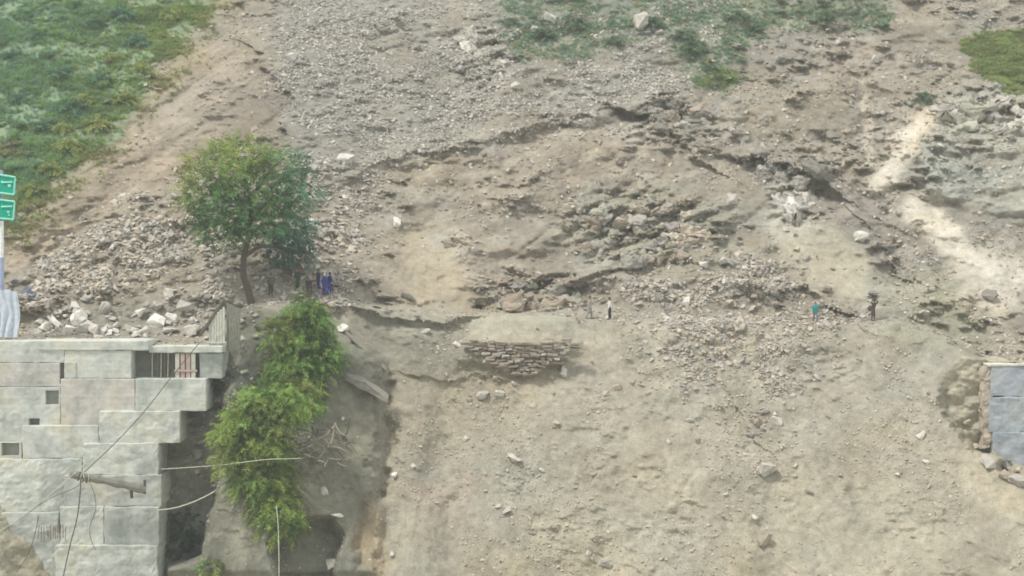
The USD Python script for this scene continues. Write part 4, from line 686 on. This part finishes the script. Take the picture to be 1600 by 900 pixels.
# ------------------------------------------------------------------ people
MS = m3.Manifold.sphere
def hull(*bs): return m3.Manifold.batch_hull([MS(r, 12).translate(list(map(float, p))) for p, r in bs])
def finish(parts, edge=0.035, it=6):
    m = m3.Manifold.batch_boolean(parts, m3.OpType.Add).refine_to_length(edge).to_mesh(); t = trimesh.Trimesh(m.vert_properties[:, :3], m.tri_verts, process=True)
    trimesh.smoothing.filter_taubin(t, 0.5, -0.52, it); return t
def person(U, V, face, label, top, legs, pose='stand', coat=False, height=1.72, hair='hair', sleeve=True, seed=0):
    """face: degrees, 0 looks at the viewer. The body is one mesh; hair, clothes and shoes are its children."""
    g = ground(U, V); t = thing('person', label, 'person', g, face); r = np.random.default_rng(seed); k = height / 1.72
    A = lambda *p: np.array(p, float) * k
    sit = pose == 'sit'; hip = 0.42 if sit else 0.90; lean = 0.12 if pose in ('bend', 'carry', 'sit') else 0.03
    st = 0.20 if pose == 'walk' else 0.03
    hipc = A(0, 0, hip); chest = A(0, -lean, hip + 0.40); neck = A(0, -lean * 1.3, hip + 0.55); head = A(0, -lean * 1.5 - 0.02, hip + 0.70)
    J = {}
    for s in (-1, 1):
        J['h', s] = hipc + A(s * 0.09, 0, 0)
        if sit: J['k', s] = A(s * 0.15, -0.42, 0.46); J['a', s] = A(s * 0.14, -0.36, 0.08)
        else: J['k', s] = A(s * 0.10, -s * st * 0.6 - 0.03, 0.48); J['a', s] = A(s * (0.11 + (0.12 if pose == 'wide' else 0)), -s * st * 1.2 + (0.1 if s * st > 0.1 else 0), 0.08)
        J['s', s] = neck + A(s * 0.18, 0.0, -0.06)
        if pose == 'carry' : J['e', s] = J['s', s] + A(s * 0.17, -0.05, 0.14); J['w', s] = head + A(s * 0.16, -0.03, 0.16)
        elif pose == 'phone' and s > 0 or pose == 'wide' and s < 0: J['e', s] = J['s', s] + A(s * 0.14, -0.10, -0.22); J['w', s] = J['s', s] + A(s * 0.02, -0.28, -0.10)
        elif sit: J['e', s] = J['s', s] + A(s * 0.06, -0.12, -0.25); J['w', s] = J['k', s] + A(-s * 0.05, 0.05, 0.10)
        else: J['e', s] = J['s', s] + A(s * 0.07, 0.03 + s * st * 0.3, -0.29); J['w', s] = J['e', s] + A(s * 0.02, -0.08 + s * st * 0.4, -0.24)
    body = [hull((hipc, .125*k), (A(0, -lean*.5, hip+.2), .115*k)), hull((A(0, -lean*.5, hip+.2), .115*k), (chest + A(.07,0,0), .115*k), (chest - A(.07,0,0), .115*k)), hull((chest, .11*k), (J['s', 1], .06*k), (J['s', -1], .06*k)), hull((neck, .058*k), (head - A(0,0,.06), .055*k)),
            hull((head + A(0, .02, .04), .092*k), (head + A(0, -.02, .0), .08*k), (head + A(0, -.05, -.08), .045*k)), hull((head + A(0, -.10, .0), .012*k), (head + A(0, -.115, -.03), .016*k)), hull((head + A(0, -.098, -.066), .014*k), (head + A(.02, -.092, -.066), .01*k), (head - A(.02, .092, .066), .01*k))]
    shirt, pants, shoes = [hull((hipc + A(0,0,-.02), .15*k), (A(0, -lean*.5, hip+.2), .14*k), (chest + A(.07,0,0), .135*k), (chest - A(.07,0,0), .135*k)), hull((chest, .13*k), (J['s', 1], .08*k), (J['s', -1], .08*k))], [hull((hipc + A(0,0,.03), .14*k), (J['h', 1], .115*k), (J['h', -1], .115*k))], []
    if coat and not sit: shirt.append(hull((hipc, .155*k), (hipc + A(.05, 0, -.38), .13*k), (hipc + A(-.05, 0, -.38), .13*k)))
    for s in (-1, 1):
        body += [hull((J['h', s], .085*k), (J['k', s], .055*k)), hull((J['k', s], .055*k), (J['a', s], .036*k)), hull((J['a', s], .036*k), (J['a', s] + A(0, -.14, -.045), .028*k)), hull((J['s', s], .05*k), (J['e', s], .038*k)), hull((J['e', s], .038*k), (J['w', s], .027*k)), hull((head + A(s*.088, .01, .02), .016*k), (head + A(s*.088, .02, -.03), .012*k))]
        d = J['w', s] - J['e', s]; d /= np.linalg.norm(d); sd_ = np.cross(d, [0, 0, 1.0]) if abs(d[2]) < .8 else np.cross(d, [1.0, 0, 0]); sd_ /= np.linalg.norm(sd_); pn = np.cross(sd_, d); w = J['w', s]; palm = w + d * .075 * k
        body.append(hull((w, .024*k), (palm + sd_*.026*k, .014*k), (palm - sd_*.026*k, .014*k)))
        for fi, (o, L) in enumerate(((-.03, .062), (-.01, .075), (.01, .07), (.03, .055))):
            b0 = palm + sd_ * o * k; b1 = b0 + (d * .9 + pn * .25) * L * .55 * k; b2 = b1 + (d * .6 + pn * .7) * L * .5 * k; body += [hull((b0, .0095*k), (b1, .009*k)), hull((b1, .009*k), (b2, .008*k))]
        th = w + d * .02 * k + sd_ * -.022 * k; body.append(hull((th, .012*k), (th + (d * .7 - sd_ * .7) * .05 * k, .0095*k)))
        shirt += [hull((J['s', s], .075*k), (J['e', s], .056*k))] + ([hull((J['e', s], .056*k), (J['w', s] - d * .02, .044*k))] if sleeve else [])
        pants += [hull((J['h', s], .11*k), (J['k', s], .08*k)), hull((J['k', s], .08*k), (J['a', s] + A(0,0,.03), .062*k))]; shoes.append(hull((J['a', s] + A(0, .03, -.03), .046*k), (J['a', s] + A(0, -.16, -.045), .034*k)))
    bd = obj('body', finish(body, 0.03, 4), 'skin', t, smooth=True); obj('shirt', finish(shirt), top, t, smooth=True); obj('trousers', finish(pants), legs, t, smooth=True); obj('shoes', finish(shoes, .05, 2), 'shoe', t, smooth=True)
    obj('hair', finish([hull((head + A(0, .03, .06), .10*k), (head + A(0, .055, -.01), .085*k))], .04, 2), hair, t, smooth=True)
    for s in (-1, 1): obj('eye', trimesh.creation.icosphere(1, .012 * k).apply_translation(head + A(s * .034, -.088, .022)), 'cloth_black', t)
    return t, g, head, k
person(423, 462, 20, 'person in dark clothes standing just right of the tree trunk', 'cloth_charcoal', 'cloth_dark', 'stand', height=1.75, seed=1)
person(465, 455, -30, 'person in dark green standing under the sapling', 'cloth_green', 'cloth_green', 'stand', True, height=1.85, seed=2)
person(480, 457, 40, 'person in dark grey crouching in the middle of the group', 'cloth_dark', 'cloth_charcoal', 'sit', seed=3)
person(498, 454, -60, 'person in a charcoal jacket standing beside those in blue', 'cloth_dark', 'cloth_navy', 'phone', height=1.78, seed=4)
person(507, 461, 150, 'person in bright blue with a pale cap in the group', 'cloth_blue', 'cloth_blue', 'stand', True, height=1.76, hair='cloth_white', seed=5)
person(515, 459, 120, 'person in navy blue at the right end of the group', 'cloth_navy', 'cloth_blue', 'walk', False, height=1.74, seed=6)
person(921, 498, 70, 'person in pale grey walking on the path above the stone wall', 'cloth_grey', 'cloth_grey', 'walk', True, height=1.85, seed=7)
person(953, 499, -100, 'person in black trousers with a white strip of shirt beside the walker in grey', 'cloth_white', 'cloth_black', 'wide', height=1.8, seed=8)
person(1274, 505, 10, 'person in teal shirt standing on the path right of the rubble', 'cloth_teal', 'cloth_slate', 'walk', False, height=1.75, seed=9)
pt, pg, ph, pk = person(1364, 501, 30, 'person in brown carrying a bundle of twigs on the head', 'cloth_brown', 'cloth_brown', 'carry', True, height=1.72, seed=10)
B = thing('twig_bundle', 'bundle of dry twigs carried on the head of the person in brown', 'bundle', pg + ph + [0, 0, 0.17]); r = np.random.default_rng(91)
for k in range(30):
    a = r.normal() * 0.5 + 0.2; c = r.normal(size=3) * [.12, .15, .14] + [0, 0, .22]; L = r.uniform(.5, 1.1); dv = np.array([math.cos(a), r.normal() * .3, math.sin(a)]) * L / 2; obj('twig', tube([c - dv, c + r.normal(size=3) * .04, c + dv], [.02, .028, .012], 5), 'bark' if k % 3 else 'darkwood', B)
obj('binding', tube([[.02, -.2, .2], [.14, -.05, .38], [0, .2, .25], [-.1, 0, .08], [.02, -.2, .2]], .02, 5), 'rope_dark', B)
sk = ground(1359, 500); k0 = trimesh.creation.icosphere(2, 0.2); k0.vertices *= [1, .8, 1.25]; k0.vertices += k0.vertex_normals * ((fbm(k0.vertices * 5, 3, 3) - .5) * .12)[:, None]
k0.apply_translation(sk + [0, -0.1, 0.95]); tag(obj('sack', k0, 'cloth_charcoal', smooth=True), 'dark sack hanging at the side of the person in brown', 'sack')

# ------------------------------------------------------------------ haze over the valley
usdkit.material(stage, '/World/Looks/haze', {'v': ('principled_volume', {'color': (0.90, 0.95, 0.95), 'density': 0.00045, 'anisotropy': 0.0})}, [], volume='v.volume')
hz = trimesh.creation.box(bounds=[[-260, -290, -60], [260, 330, 260]]); tag(obj('haze', hz, 'haze'), 'thin pale haze filling the valley air', 'haze', kind='stuff')
